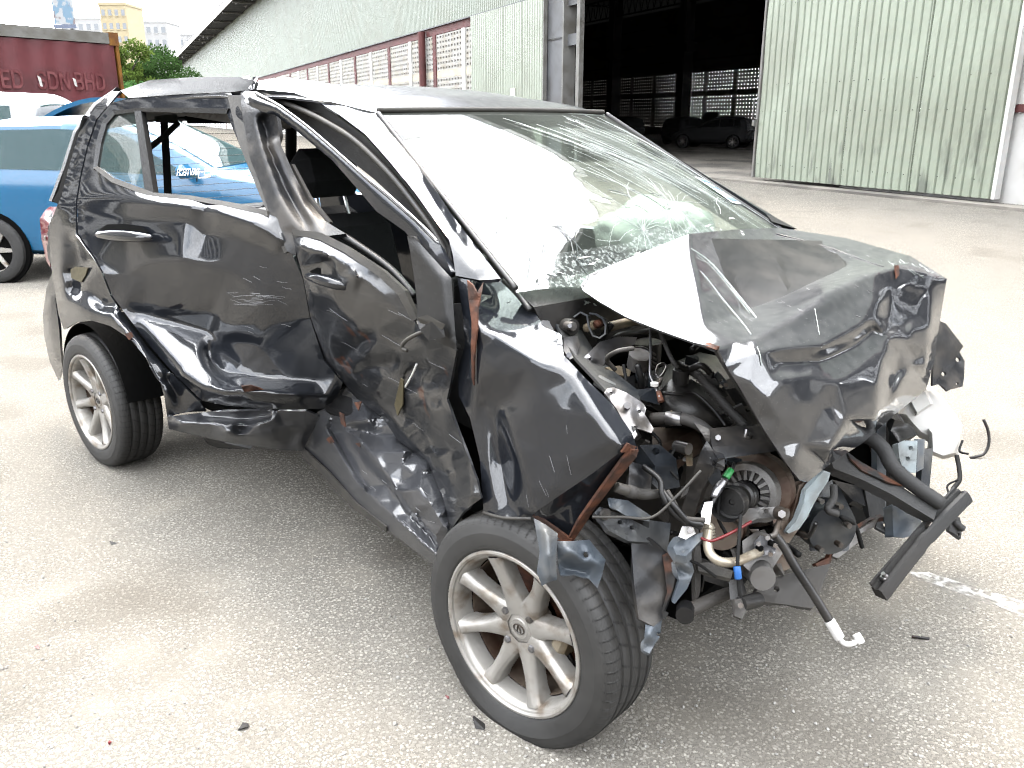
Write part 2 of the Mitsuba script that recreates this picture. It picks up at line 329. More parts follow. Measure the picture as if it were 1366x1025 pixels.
obj(k, sheet_on_ground([(1215, 765), (1240, 766), (1270, 776), (1300, 785), (1366, 805), (1390, 822), (1366, 822), (1310, 803), (1275, 790), (1240, 778), (1222, 774)]), 'mat_chalk')
prin('mat_chip', lambda p, n, uv: mikit.mix((.95, .92, .86), (.60, .57, .52), mikit.cell_rand(p.x*60, p.y*60, 3)), .85)
chips = []
for _ in range(260):
    u, v = rng.uniform(-20, 1390), 640+385*rng.uniform()**.7
    c = on(u, v, 2, 0)
    m = trimesh.creation.icosphere(subdivisions=0, radius=rng.uniform(.0025, .0055)); m.vertices *= rng.uniform(.6, 1.3, 3); m.vertices += rng.normal(0, .0006, m.vertices.shape); m.apply_translation([c[0], c[1], .002]); chips.append(m)
obj('loose_chippings', cat(*chips), 'mat_chip'); labels['loose_chippings'] = {'label': 'tiny loose stone chippings strewn over the asphalt', 'category': 'gravel', 'kind': 'stuff'}
prin('mat_debris_dark', (.035, .033, .03), .7)
for (u, v, s, nm, lb) in ((636, 968, 1.5, 'a', 'dark flat stone chip lying left of the front wheel'), (326, 970, 1.3, 'b', 'small dark angular stone lying near the bottom edge left of centre'), (150, 725, 1.0, 'b', 'little dark stone on the stained patch below the rear wheel')):
    c = on(u, v, 2, 0); m = hull(rng.normal(0, 1, (9, 3))*np.array([.009, .007, .004])*s+[c[0], c[1], .005])
    obj(thing('stone_chip', lb, 'stone'), m, 'mat_debris_dark')
for (u, v, lb) in ((48, 866, 'red plastic lens splinter on the asphalt, leftmost in the foreground'), (598, 932, 'red plastic splinter lying just left of the flat front tyre'), (150, 995, 'red plastic splinter near the bottom left edge of the photo')):
    c = on(u, v, 2, 0); obj(thing('lens_splinter', lb, 'debris'), hull(rng.normal(0, 1, (6, 3))*[.009, .005, .002]+[c[0], c[1], .004]), 'mat_red')

# ------------------------------------------------------------------ the long shed with its sliding doors
SA, az = np.array([-8.21, 17.02]), math.radians(156)
SD = -np.array([math.cos(az), math.sin(az)]); SN = np.array([-SD[1], SD[0]])
def H(s, o, z): return np.array([*(SA+SD*s+SN*o), z])
HM = frame_to([SA[0], SA[1], 0], [SD[0], SD[1], 0], [SN[0], SN[1], 0])
def hb(s0, s1, o0, o1, z0, z1): return put(box([(s0+s1)/2, (o0+o1)/2, (z0+z1)/2], [abs(s1-s0), abs(o1-o0), abs(z1-z0)]), HM)
def ribbed(s0, s1, z0, z1, o=0.0, pitch=.19, groove=.045, depth=.035, dent=None, front=-1):
    "profiled sheet: wide flats parted by narrow grooves, facing the yard; local s, o, z"
    xs, os_ = [], []
    x = s0
    while x < s1-1e-6:
        e = min(x+pitch, s1)
        for a, b in ((x, depth), (x+groove*.3, depth), (x+groove*.75, 0), (e-groove*.45, 0)):
            if a < e: xs.append(a); os_.append(o+b)
        x = e
    xs.append(s1); os_.append(o+depth)
    nz = 2 if dent is None else 26
    zz = np.linspace(z0, z1, nz)
    P = np.zeros((len(xs), nz, 3)); P[..., 0] = np.array(xs)[:, None]; P[..., 1] = np.array(os_)[:, None]; P[..., 2] = zz[None]
    if dent: P[..., 1] += dent*(meshkit.fbm(P*np.array([1.3, 0, .9])+3, 3)-.5)
    return put(grid_mesh(P), HM)
def green(light, grimeh):
    def fn(p, n, uv):
        a = mikit.fbm(p.x*.9, p.y*.9, p.z*.7, 4); b = mikit.fbm(p.x*5, p.y*5, p.z*1.2, 4)
        c = mikit.mix(light, (.48, .51, .38), mikit.smoothstep(.4, .7, a)*.5)
        d = mikit.smoothstep(.56, .72, b)*mikit.smoothstep(grimeh, .1, p.z)
        return mikit.mix(c, (.16, .17, .15), .6*d)
    return fn
prin('mat_green_door', green((.70, .79, .61), 2.4), .5, spec=.4)
prin('mat_green_wall', green((.52, .60, .475), .2), .55, spec=.4)
prin('mat_maroon', grime((.33, .10, .095), (.24, .085, .08), 2), .7)
prin('mat_white_wall', grime((.78, .77, .74), (.62, .60, .56), 1.5), .85)
prin('mat_vent_white', grime((.50, .49, .46), (.42, .39, .33), 3), .85)
prin('mat_cream_wall', grime((.66, .60, .46), (.55, .5, .4), 2), .85)
prin('mat_grey_steel', grime((.30, .31, .33), (.22, .22, .22), 2), .6)
prin('mat_pale_steel', grime((.46, .45, .42), (.3, .28, .24), 3), .6)
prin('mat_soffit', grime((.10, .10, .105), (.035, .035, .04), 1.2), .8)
prin('mat_roof', grime((.55, .55, .53), (.40, .39, .36), 1), .6)
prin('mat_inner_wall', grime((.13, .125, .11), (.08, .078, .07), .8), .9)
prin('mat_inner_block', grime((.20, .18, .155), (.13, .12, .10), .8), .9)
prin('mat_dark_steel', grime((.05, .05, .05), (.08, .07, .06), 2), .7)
shed = thing('long_shed', 'long pale green corrugated shed with an open sliding door and dark interior', 'shed')
scene['shed_floor'] = mikit.ply(hb(-70, 22, -.55, 31, -.3, .05), 'mat_concrete'); labels['shed_floor'] = {'label': 'concrete floor slab of the shed with a chipped pale front edge', 'category': 'floor', 'kind': 'structure'}
ZB, ZT = 5.42, 12.3
obj('upper_cladding', cat(ribbed(-75, 22, ZB, ZT, o=-.06, pitch=.2, groove=.07)), 'mat_green_wall', 30, shed)
obj('upper_cladding', ribbed(-207, -75, ZB, ZT, o=-.06, pitch=.4, groove=.14, depth=.07), 'mat_green_wall', 30, shed)
obj('wall_backing', cat(hb(-207, 22, .05, .25, ZB, ZT)), 'mat_inner_wall', False, shed)
obj('cladding_drip', hb(-207, 22, -.09, .02, ZB-.05, ZB), 'mat_grey_steel', False, shed)
# roof with its deep eave: fascia, torn dark lining, brackets
obj('fascia', hb(-216, 22, -2.36, -2.30, 12.25, 12.95), 'mat_white_wall', False, shed)
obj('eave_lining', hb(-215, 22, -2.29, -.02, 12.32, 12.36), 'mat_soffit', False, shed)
rf = np.array([H(-216, -2.4, 12.96), H(22, -2.4, 12.96), H(22, 15, 17.2), H(-216, 15, 17.2), H(22, 32, 12.9), H(-216, 32, 12.9)])
obj('roof', solid(trimesh.Trimesh(rf, [[0, 1, 2], [0, 2, 3], [3, 2, 4], [3, 4, 5]], process=False), .08), 'mat_roof', False, shed)
for i in range(16):
    s = -200+i*9.5
    obj('eave_bracket', hb(s, s+.28, -2.2, -.1, 12.12, 12.28), 'mat_pale_steel', False, shed)
torn = []
for i in range(26):
    s = rng.uniform(-190, -70); a, w = rng.uniform(-2.1, -.5), rng.uniform(.6, 2.2)
    torn.append(put(hull(np.array([[s, a, 12.3], [s+w, a+.3, 12.3], [s+w*.5, a+.15, 12.3-rng.uniform(.15, .45)], [s+w*.5, a+.2, 12.31]])), HM))
obj('torn_lining', cat(*torn), 'mat_pale_steel', False, shed, kind='stuff')
# wall below the cladding: posts, beam, perforated blocks
def vents(s0, s1, z0, z1, o, nx, nz, hw=.52, hh=.42, th=.12):
    "a panel of perforated blocks: every hole goes right through"
    V, F = [], []
    def quad(a, b, c, d): n = len(V); V.extend([a, b, c, d]); F.extend([[n, n+1, n+2], [n, n+2, n+3]])
    ds, dz = (s1-s0)/nx, (z1-z0)/nz
    for i in range(nx):
        for j in range(nz):
            a, b, c, d = s0+i*ds, s0+(i+1)*ds, z0+j*dz, z0+(j+1)*dz
            e, f, g, h = a+ds*(1-hw)/2, b-ds*(1-hw)/2, c+dz*(1-hh)/2, d-dz*(1-hh)/2
            for oo in (o, o+th):
                quad((a, oo, c), (b, oo, c), (f, oo, g), (e, oo, g)); quad((b, oo, c), (b, oo, d), (f, oo, h), (f, oo, g))
                quad((b, oo, d), (a, oo, d), (e, oo, h), (f, oo, h)); quad((a, oo, d), (a, oo, c), (e, oo, g), (e, oo, h))
            for p, q in (((e, g), (f, g)), ((f, g), (f, h)), ((f, h), (e, h)), ((e, h), (e, g))):
                quad((p[0], o, p[1]), (q[0], o, q[1]), (q[0], o+th, q[1]), (p[0], o+th, p[1]))
    return put(trimesh.Trimesh(V, F, process=False), HM)
obj('maroon_beam', cat(hb(-207, -11.35, .02, .2, 5.06, ZB-.002), hb(6.3, 22, .02, .2, 5.06, ZB-.002)), 'mat_maroon', False, shed)
s = -16.0
for i in range(30):
    a, b = s-3.32, s
    if i < 12:
        obj('vent_panel', vents(a, b, 3.5, 5.04, .03, 9, 7), 'mat_vent_white', False, shed)
        obj('vent_panel', vents(a, b, 1.66, 3.2, .03, 9, 7), 'mat_vent_white', False, shed)
    else: obj('far_vent_panel', vents(a, b, 1.66, 5.04, .03, 4, 6), 'mat_vent_white', False, shed)
    obj('wall_post', hb(a-.42, a-.005, -.02, .2, 0, 5.058), 'mat_maroon' if i % 2 else 'mat_white_wall', False, shed)
    s -= 3.75
obj('vent_blackout_sheet', hb(-130, -14, .45, .5, .05, 5.4), 'mat_void', False, shed)  # black sheet added behind the vents so that their holes look dark
obj('cream_band', cat(hb(-62, -16, .025, .17, 3.205, 3.495), hb(-130, -62, .04, .17, 3.0, 3.49)), 'mat_cream_wall', False, shed)
obj('lower_wall', hb(-207, -11.4, .022, .2, 0, 1.655), 'mat_white_wall', False, shed)
pipe = put(trimesh.creation.cylinder(radius=.17, height=5.3, sections=16), HM@trimesh.transformations.translation_matrix([-24.5, -.2, 2.65]))
obj('drain_pipe', pipe, 'mat_maroon', 40, shed)
for a_, b_ in ((2.5, 9.6), (19, 22)): obj('white_wall', hb(a_, b_, .02, .2, 0, 1.53), 'mat_white_wall', False, shed)  # gap between the pieces: invented opening, out of view, darkens the bonnet reflections
for a_, b_ in ((6.0, 9.6), (19, 22)): obj('maroon_sill', hb(a_, b_, -.03, .2, 1.532, 1.66), 'mat_maroon', False, shed)
obj('vent_panel', vents(6.5, 8.9, 1.662, 3.3, .03, 6, 7), 'mat_vent_white', False, shed)
obj('vent_panel', vents(6.5, 8.9, 3.4, 5.05, .03, 6, 7), 'mat_vent_white', False, shed)
for a_, b_ in ((4.2, 6.495), (8.905, 9.6), (19, 22)): obj('white_post', hb(a_, b_, .0, .2, 1.662, 5.058), 'mat_white_wall', False, shed)
# steel columns beside the opening
obj('column_web', hb(-11.9, -10.2, -.06, .05, .05, ZB-.06), 'mat_grey_steel', False, shed)
obj('column_flange', hb(-10.19, -10.1, -.1, .35, .05, ZB-.06), 'mat_pale_steel', False, shed)
obj('column_joint', hb(-11.3, -10.21, -.085, -.062, 3.93, 3.98), 'mat_dark_steel', False, shed)
obj('jamb_column', hb(-9.36, -9.14, -.02, .14, .05, ZB-.06), 'mat_pale_steel', False, shed)
for z in (.6, 3.7, 4.9): obj('batten_plate', hb(-10.09, -9.37, .06, .12, z, z+.35), 'mat_grey_steel', False, shed)
obj('far_flange', hb(-9.9, -9.6, .3, .36, .05, ZB-.06), 'mat_grey_steel', False, shed)
# interior
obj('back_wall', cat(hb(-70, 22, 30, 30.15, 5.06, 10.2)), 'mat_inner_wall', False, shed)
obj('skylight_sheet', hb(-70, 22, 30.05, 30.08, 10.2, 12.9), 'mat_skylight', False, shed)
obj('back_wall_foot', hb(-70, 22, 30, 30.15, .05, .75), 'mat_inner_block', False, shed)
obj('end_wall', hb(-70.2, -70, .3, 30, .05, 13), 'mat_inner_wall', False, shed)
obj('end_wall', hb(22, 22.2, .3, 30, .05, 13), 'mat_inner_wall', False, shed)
s = -70
while s < 20:
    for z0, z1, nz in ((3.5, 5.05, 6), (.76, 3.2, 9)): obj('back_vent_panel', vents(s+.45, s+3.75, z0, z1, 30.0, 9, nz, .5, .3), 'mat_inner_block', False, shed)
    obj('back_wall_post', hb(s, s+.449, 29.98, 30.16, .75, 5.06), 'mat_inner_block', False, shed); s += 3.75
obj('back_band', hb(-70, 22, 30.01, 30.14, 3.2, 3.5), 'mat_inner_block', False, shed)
for s in (-69, -57.6, -46.2, -34.8, -23.4, -12, -.6, 10.8): obj('inner_column', cat(hb(s, s+.9, 29.0, 29.9, .05, 12.4), hb(s-.5, s+1.4, 28.9, 29.95, 6.6, 7.3)), 'mat_dark_steel', False, shed)
obj('wall_girt', cat(*[hb(-70, 22, 29.85, 29.98, z, z+.12) for z in (5.9, 7.4, 8.8)]), 'mat_dark_steel', False, shed)
tr = [hb(-70, 22, 29.3, 29.42, 10.3, 10.42), hb(-70, 22, 29.3, 29.42, 11.9, 12.02)]
for i in range(90):
    a, b = -70+i*1.02, -69+i*1.02
    tr.append(tube([H(a, 29.36, 10.4), H((a+b)/2, 29.36, 11.9)], .04, 5, smooth=False)); tr.append(tube([H((a+b)/2, 29.36, 11.9), H(b, 29.36, 10.4)], .04, 5, smooth=False))
obj('lattice_truss', cat(*tr), 'mat_dark_steel', False, shed)
for s in (-57.2, -45.8, -34.4, -23, -11.6, -.2):
    q = [tube([H(s, 1, 12.2), H(s, 15, 16.4), H(s, 29.5, 12.3)], .1, 6, smooth=False), tube([H(s, 1, 11.2), H(s, 29.5, 11.2)], .09, 6, smooth=False)]
    for j in range(12): o = 1+j*2.4; q.append(tube([H(s, o, 11.2), H(s, o+1.2, 12.2+min(o+1.2, 29.5-o)*.29)], .05, 5, smooth=False))
    obj('roof_truss', cat(*q), 'mat_dark_steel', False, shed)
# sliding doors: each sheet a part
dr_ = thing('sliding_door', 'big pale green ribbed sliding door with dents and dark scuffs right of the opening', 'door')
for a, b, dn in ((0, .98, .05), (.985, 2.7, .04), (2.705, 4.45, .035), (4.455, 6.22, .04)):
    obj('sheet', ribbed(a, b, .12, ZB-.02, o=-.2, dent=dn), 'mat_green_door', 25, dr_)
obj('edge_trim', hb(6.221, 6.29, -.24, -.1, .12, ZB-.02), 'mat_white_wall', False, dr_)
obj('edge_trim', hb(-.06, -.001, -.23, -.1, .12, ZB-.02), 'mat_pale_steel', False, dr_)
obj('door_frame', cat(hb(0, 6.2, -.14, -.1, .14, .3), hb(0, 6.2, -.14, -.1, 2.5, 2.62), hb(0, 6.2, -.14, -.1, 5.2, 5.38)), 'mat_grey_steel', False, dr_)
for z in (.42, 1.58, 2.15, 3.78):
    obj('rivet_row', cat(*[hb(s, s+.014, -.209, -.201, z, z+.014) for s in np.arange(.12, 6.2, .38)]), 'mat_dark_steel', False, dr_)
obj('handle', put(tube([[-.02, -.24, 1.42], [-.09, -.3, 1.45], [-.09, -.3, 1.85], [-.02, -.24, 1.88]], .016, 6, smooth=False), HM), 'mat_steel', False, dr_)
obj('latch', hb(-.1, -.03, -.3, -.2, 1.27, 1.4), 'mat_pale_steel', False, dr_)
d2 = thing('sliding_door', 'pale green ribbed sliding door left of the opening, behind the car roof', 'door')
for a, b in ((-18.2, -16.5), (-16.495, -14.8), (-14.795, -13.1), (-13.095, -11.36)):
    obj('sheet', ribbed(a, b, .12, ZB-.06, o=-.2, pitch=.2, groove=.06), 'mat_green_door', 25, d2)
obj('edge_trim', hb(-11.358, -11.3, -.24, -.1, .12, ZB-.06), 'mat_pale_steel', False, d2)
obj('notice', hb(-14.1, -13.7, -.225, -.202, 1.75, 2.5), 'mat_white_plastic', False, d2)

# ------------------------------------------------------------------ generic parked cars
CP = lambda name, c, r=.12: prin(name, lambda p, n, uv: mikit.mix(c, (.4, .4, .38), .04*mikit.fbm(p.x*4, p.y*4, p.z*4, 3)), r, metal=.0, spec=.4, clearcoat=.5)
CP('mat_car_blue', (.0015, .24, .53), .16); CP('mat_car_white', (.72, .73, .74)); CP('mat_car_navy', (.012, .06, .20)); CP('mat_car_grey', (.22, .23, .24)); CP('mat_car_black', (.02, .02, .022))
def wheel_mesh(r, w, n=28):
    return lathe([(r*.66, -w*.5), (r*.86, -w*.52), (r*.97, -w*.44), (r, -w*.3), (r, w*.3), (r*.97, w*.44), (r*.86, w*.52), (r*.66, w*.5), (r*.66, -w*.5)], n)
def alloy_mesh(r, w, k=7):
    ms = [lathe([(r*.60, -w*.2), (r*.67, -w*.5), (r*.69, -w*.47), (r*.66, w*.3)], 28), lathe([(.001, -w*.3), (r*.14, -w*.32), (r*.17, -w*.2)], 18)]
    for i in range(k):
        a = i*2*math.pi/k; c, s_ = math.cos(a), math.sin(a)
        ms.append(hull([[c*r*.1-s_*y*1.3, q, s_*r*.1+c*y*1.3] for y in (-r*.07, r*.07) for q in (-w*.3, -w*.15)]+[[c*r*.63-s_*y, q, s_*r*.63+c*y] for y in (-r*.05, r*.05) for q in (-w*.42, -w*.25)]))
    return cat(*ms)
GLASS = ['mat_dark_window']
def parked_car(name, label, group, pos, head, st, W, wheels, paint, R=.30, wins=(), shield=None, back=None, mirror=None, handles=(), seams=()):
    """st: stations (x, z sill, z belt, z roof) from tail to nose, metres, x forward from the rear axle; wins: (x0, x1, top x0, top x1) side panes"""
    k = thing(name, label, 'car', group)
    st = np.array(st, float); M = np.eye(4); M[:2, 0] = [math.cos(head), math.sin(head)]; M[:2, 1] = [-math.sin(head), math.cos(head)]; M[:3, 3] = pos
    xs = np.unique(np.r_[st[:, 0], np.arange(st[0, 0], st[-1, 0], .06)])
    f = [np.interp(xs, st[:, 0], st[:, i]) for i in range(1, 4)]
    end = np.minimum(1, np.minimum((xs-xs[0])/.35, (xs[-1]-xs)/.45)); ww = W*(.80+.20*np.sqrt(np.clip(end, 0, 1)))
    def prof(x, j):
        z0, zb, zr = (np.interp(x, xs, q) for q in f); w = np.interp(x, xs, ww); h = max(zr-zb, .03); g = min(1, h/.45)
        return [(.82*w, z0), (.97*w, z0+.06), (1.0*w, z0+.3*(zb-z0)), (1.0*w, zb-.16), (.96*w, zb), (.96*w-(.05+.13*g)*w*.9, zb+h*.82), (.96*w-(.1+.22*g)*w, zb+h*.95), (.35*w, zb+h*.995), (0, zb+h)][j]
    P = np.zeros((len(xs), 18, 3))
    for i, x in enumerate(xs):
        for j in range(9):
            y, z = prof(x, j); P[i, j] = (x, -y, z)
            P[i, 17-j] = (x, y, z)
    body = grid_mesh(P, close=True)
    caps = []
    for i in (0, len(xs)-1):
        n0 = len(P.reshape(-1, 3)); c = P[i].mean(0); ring = P[i]
        caps.append(trimesh.Trimesh(np.vstack([ring, c]), [[j, (j+1) % 18, 18] for j in range(18)], process=False))
    obj('body', put(cat(body, *caps), M), paint, 35, k)
    def patch(x0, x1, u0, u1, f0, f1, j0=4, j1=5, off=.006, sides=(-1, 1), mat=None, nm='window'):
        mat = mat or GLASS[0]
        for sd in sides:
            q = np.zeros((9, 4, 3))
            for a in range(9):
                for b in range(4):
                    fr = f0+(f1-f0)*b/3; x = (x0+(x1-x0)*a/8)*(1-b/3)+(u0+(u1-u0)*a/8)*b/3
                    pa, pb = prof(x, j0), prof(x, j1)
                    q[a, b] = (x, sd*(pa[0]*(1-fr)+pb[0]*fr+off), pa[1]*(1-fr)+pb[1]*fr+off*.3)
            obj(nm, put(grid_mesh(q), M), mat, True, k)
    for w_ in wins: patch(*w_, .08, .93)
    for x in seams: patch(x, x+.012, x+.012, x+.024, .05, 1.0, 2, 4, .004, (-1,), 'mat_black', 'door_seam')
    for nm, sp in (('windscreen', shield), ('rear_window', back)):
        if sp:
            q = np.zeros((7, 9, 3))
            for a in range(7):
                x = sp[0]+(sp[1]-sp[0])*a/6
                lo, hi = prof(x, 6), prof(x, 8); fr = np.linspace(-1, 1, 9)
                for b in range(9):
                    y = fr[b]*(lo[0]-.03); z = np.interp(abs(y), [0, prof(x, 7)[0], lo[0]], [hi[1], prof(x, 7)[1], lo[1]]); q[a, b] = (x, y, z+.01)
            obj(nm, put(grid_mesh(q), M), GLASS[0], True, k)
    for x in wheels:
        for sd in (-1, 1):
            C_ = np.eye(4); C_[:3, 3] = (x, sd*(W-.10), R)
            if sd > 0: C_[0, 0] = C_[1, 1] = -1
            obj('wheel_arch', put(put(trimesh.creation.cylinder(radius=R*1.13, height=.03, sections=32), trimesh.transformations.rotation_matrix(math.pi/2, [1, 0, 0])), M@trimesh.transformations.translation_matrix([x, sd*(W-.008), R+.01])), 'mat_void', False, k)  # flat black disc on the body, painted shade for an open arch
            C_[1, 3] = sd*(W-.05)
            wk = obj('wheel', put(wheel_mesh(R, .19), M@C_), 'mat_rubber', 40, k)
            obj('rim', put(alloy_mesh(R, .19), M@C_), 'mat_alloy', 30, wk)
    for x, z in handles:
        obj('door_handle', put(hull([[x+a, -(W+b), z+c] for a, b in ((-.11, -.03), (.11, -.03), (-.09, .035), (.09, .035)) for c in (-.016, .016)]), M), paint, 30, k)
    if mirror:
        x, z = mirror
        for sd in (-1, 1):
            obj('door_mirror', put(box([x, sd*(W+.09), z], [.11, .19, .12], bev=.04), M), paint, 30, k)
    return k, M
hd = math.atan2(RT[1], RT[0])
GLASS[0] = 'mat_teal_window'
bp = on(6, 376, 2, 0)+np.array([-math.sin(hd), math.cos(hd), 0])*.80
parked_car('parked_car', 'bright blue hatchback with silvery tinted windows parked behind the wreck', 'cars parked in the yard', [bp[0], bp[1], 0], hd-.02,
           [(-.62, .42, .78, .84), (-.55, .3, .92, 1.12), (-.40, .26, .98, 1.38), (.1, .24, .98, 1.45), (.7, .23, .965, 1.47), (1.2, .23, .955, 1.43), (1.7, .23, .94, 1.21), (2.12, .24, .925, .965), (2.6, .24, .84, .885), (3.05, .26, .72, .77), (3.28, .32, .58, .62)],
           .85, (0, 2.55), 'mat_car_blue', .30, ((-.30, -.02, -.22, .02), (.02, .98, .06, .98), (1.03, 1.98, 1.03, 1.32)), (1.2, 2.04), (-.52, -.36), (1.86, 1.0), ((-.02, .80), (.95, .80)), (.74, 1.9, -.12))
wp = D(20, 157, 11.5)
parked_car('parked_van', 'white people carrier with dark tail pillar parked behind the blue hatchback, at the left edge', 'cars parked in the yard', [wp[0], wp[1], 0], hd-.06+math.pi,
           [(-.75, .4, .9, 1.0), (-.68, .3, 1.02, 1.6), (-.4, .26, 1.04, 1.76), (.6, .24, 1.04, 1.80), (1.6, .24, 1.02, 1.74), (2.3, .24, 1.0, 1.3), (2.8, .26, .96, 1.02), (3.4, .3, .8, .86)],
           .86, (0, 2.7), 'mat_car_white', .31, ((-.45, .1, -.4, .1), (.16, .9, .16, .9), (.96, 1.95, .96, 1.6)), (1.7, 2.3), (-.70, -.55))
np_ = D(100, 157, 11.0)
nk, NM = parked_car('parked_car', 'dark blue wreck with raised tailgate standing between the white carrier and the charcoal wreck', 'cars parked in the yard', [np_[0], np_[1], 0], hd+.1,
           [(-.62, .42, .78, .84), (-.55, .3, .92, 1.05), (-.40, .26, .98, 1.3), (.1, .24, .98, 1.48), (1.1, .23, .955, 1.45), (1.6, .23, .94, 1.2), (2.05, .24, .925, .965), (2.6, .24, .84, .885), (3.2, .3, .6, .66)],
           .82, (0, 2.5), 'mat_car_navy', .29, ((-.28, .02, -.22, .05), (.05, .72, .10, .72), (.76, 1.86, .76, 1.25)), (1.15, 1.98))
g = np.zeros((8, 5, 3))
for i in range(8):
    for j in range(5): a = i/7; g[i, j] = (-.45+1.05*a, -.6+1.2*j/4, 1.22+.42*math.sin(a*1.6))
obj('raised_tailgate', put(solid(grid_mesh(g), .05), NM), 'mat_car_blue', 40, nk)
GLASS[0] = 'mat_black'
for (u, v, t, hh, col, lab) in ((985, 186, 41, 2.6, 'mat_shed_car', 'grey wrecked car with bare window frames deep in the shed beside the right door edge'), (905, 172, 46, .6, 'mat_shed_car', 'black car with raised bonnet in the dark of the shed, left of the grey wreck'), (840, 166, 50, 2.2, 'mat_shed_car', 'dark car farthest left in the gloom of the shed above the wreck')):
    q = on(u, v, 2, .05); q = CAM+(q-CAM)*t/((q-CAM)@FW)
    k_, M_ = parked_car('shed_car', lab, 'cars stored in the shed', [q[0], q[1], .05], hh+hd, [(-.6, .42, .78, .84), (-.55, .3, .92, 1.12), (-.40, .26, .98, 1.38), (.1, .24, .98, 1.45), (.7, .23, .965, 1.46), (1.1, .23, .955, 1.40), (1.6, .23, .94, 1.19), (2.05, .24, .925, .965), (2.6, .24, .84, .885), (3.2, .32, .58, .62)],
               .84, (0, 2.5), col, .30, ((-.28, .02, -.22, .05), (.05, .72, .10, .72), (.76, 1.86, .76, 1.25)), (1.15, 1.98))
    if 'bonnet' in lab: obj('raised_bonnet', put(hull([[2.2, y, 1.0] for y in (-.6, .6)]+[[2.55, y, 1.75] for y in (-.5, .5)]+[[2.6, y, 1.72] for y in (-.5, .5)]), M_), col, False, k_)

# ------------------------------------------------------------------ curtain-sided lorry
E0 = D(153, 45, 25); ta = math.radians(98); td = -np.array([math.cos(ta), math.sin(ta), 0]); tn = np.array([-td[1], td[0], 0])
if tn@(CAM-E0) < 0: tn = -tn
TM = frame_to([E0[0], E0[1], 0], td, np.array([0, 0, 1])); zt = E0[2]       # local x along the side away from the corner, y up, z = towards the yard or away
if (TM[:3, 2]@tn) < 0: TM = TM@np.diag([1, 1, -1, 1])
def tb(x0, x1, y0, y1, z0, z1): return put(box([(x0+x1)/2, (y0+y1)/2, (z0+z1)/2], [abs(x1-x0), abs(y1-y0), abs(z1-z0)]), TM)
prin('mat_tarp', grime((.30, .045, .060), (.20, .04, .05), 1.3), .55, spec=.4)
prin('mat_tarp_letter', grime((.44, .13, .14), (.30, .065, .075), 5, .4, .6), .6)
prin('mat_orange', grime((.55, .24, .03), (.34, .13, .03), 4), .6)
lk = thing('curtain_lorry', 'maroon curtain sided lorry body with worn white lettering standing behind the parked cars', 'lorry')
P = np.zeros((120, 12, 3))
for i, x in enumerate(np.linspace(.12, 9, 120)):
    for j, y in enumerate(np.linspace(1.0, zt-.32, 12)): P[i, j] = (x, y, .02*math.sin(x*9)*(.4+.6*j/11)+.03*meshkit.noise(np.array([x*2, y, 0])))
obj('curtain', put(solid(grid_mesh(P), .01), TM), 'mat_tarp', True, lk)
obj('top_rail', tb(.0, 9, zt-.30, zt, -.1, .06), 'mat_pale_steel', False, lk)
obj('corner_cap', tb(-.05, .24, zt-.34, zt+.02, -.12, .075), 'mat_orange', False, lk)
obj('corner_post', tb(-.04, .05, .8, zt-.345, -.1, .055), 'mat_orange', False, lk)
obj('box_body', tb(.02, 9, 1.0, zt-.05, -2.4, -.12), 'mat_tarp', False, lk)
obj('chassis', tb(0, 9, .7, .98, -2.3, -.05), 'mat_dark_steel', False, lk)
for x in (1.2, 2.4, 7.5): obj('wheel', put(put(wheel_mesh(.5, .28), trimesh.transformations.rotation_matrix(math.pi/2, [1, 0, 0])), TM@trimesh.transformations.translation_matrix([x, .5, -.25])), 'mat_rubber', 40, lk)
TX = frame_to([0, 0, 0], [1, 0, 0], [0, 1, 0])
L = TM@trimesh.transformations.translation_matrix([.0, 2.22, .05])
flip = (np.cross(TM[:3, 0], TM[:3, 1])@(CAM-E0)) < 0 or (TM[:3, 0]@RT) < 0
for word, x0, w in (('ED', .5, .62), ('SDN', 1.48, .95), ('BHD', 2.55, .95)):
    q = meshkit.text_mesh(word, .46, .012, True); q.vertices[:, 0] = x0+q.vertices[:, 0]*w/q.vertices[:, 0].max()
    if flip: q.vertices[:, 0] = 4.05-q.vertices[:, 0]
    obj('lettering', put(q, L), 'mat_tarp_letter', False, lk)
for x, y, h in ((2.42, .05, .3), (1.42, .08, .25), (3.86, .05, .35)):
    obj('worn_patch', put(hull([[x, y, .014], [x+.07, y+.02, .014], [x+.11, y+h, .016], [x+.02, y+h*.8, .016], [x+.05, y+h*.5, .02]]), L), 'mat_white_plastic', False, lk)

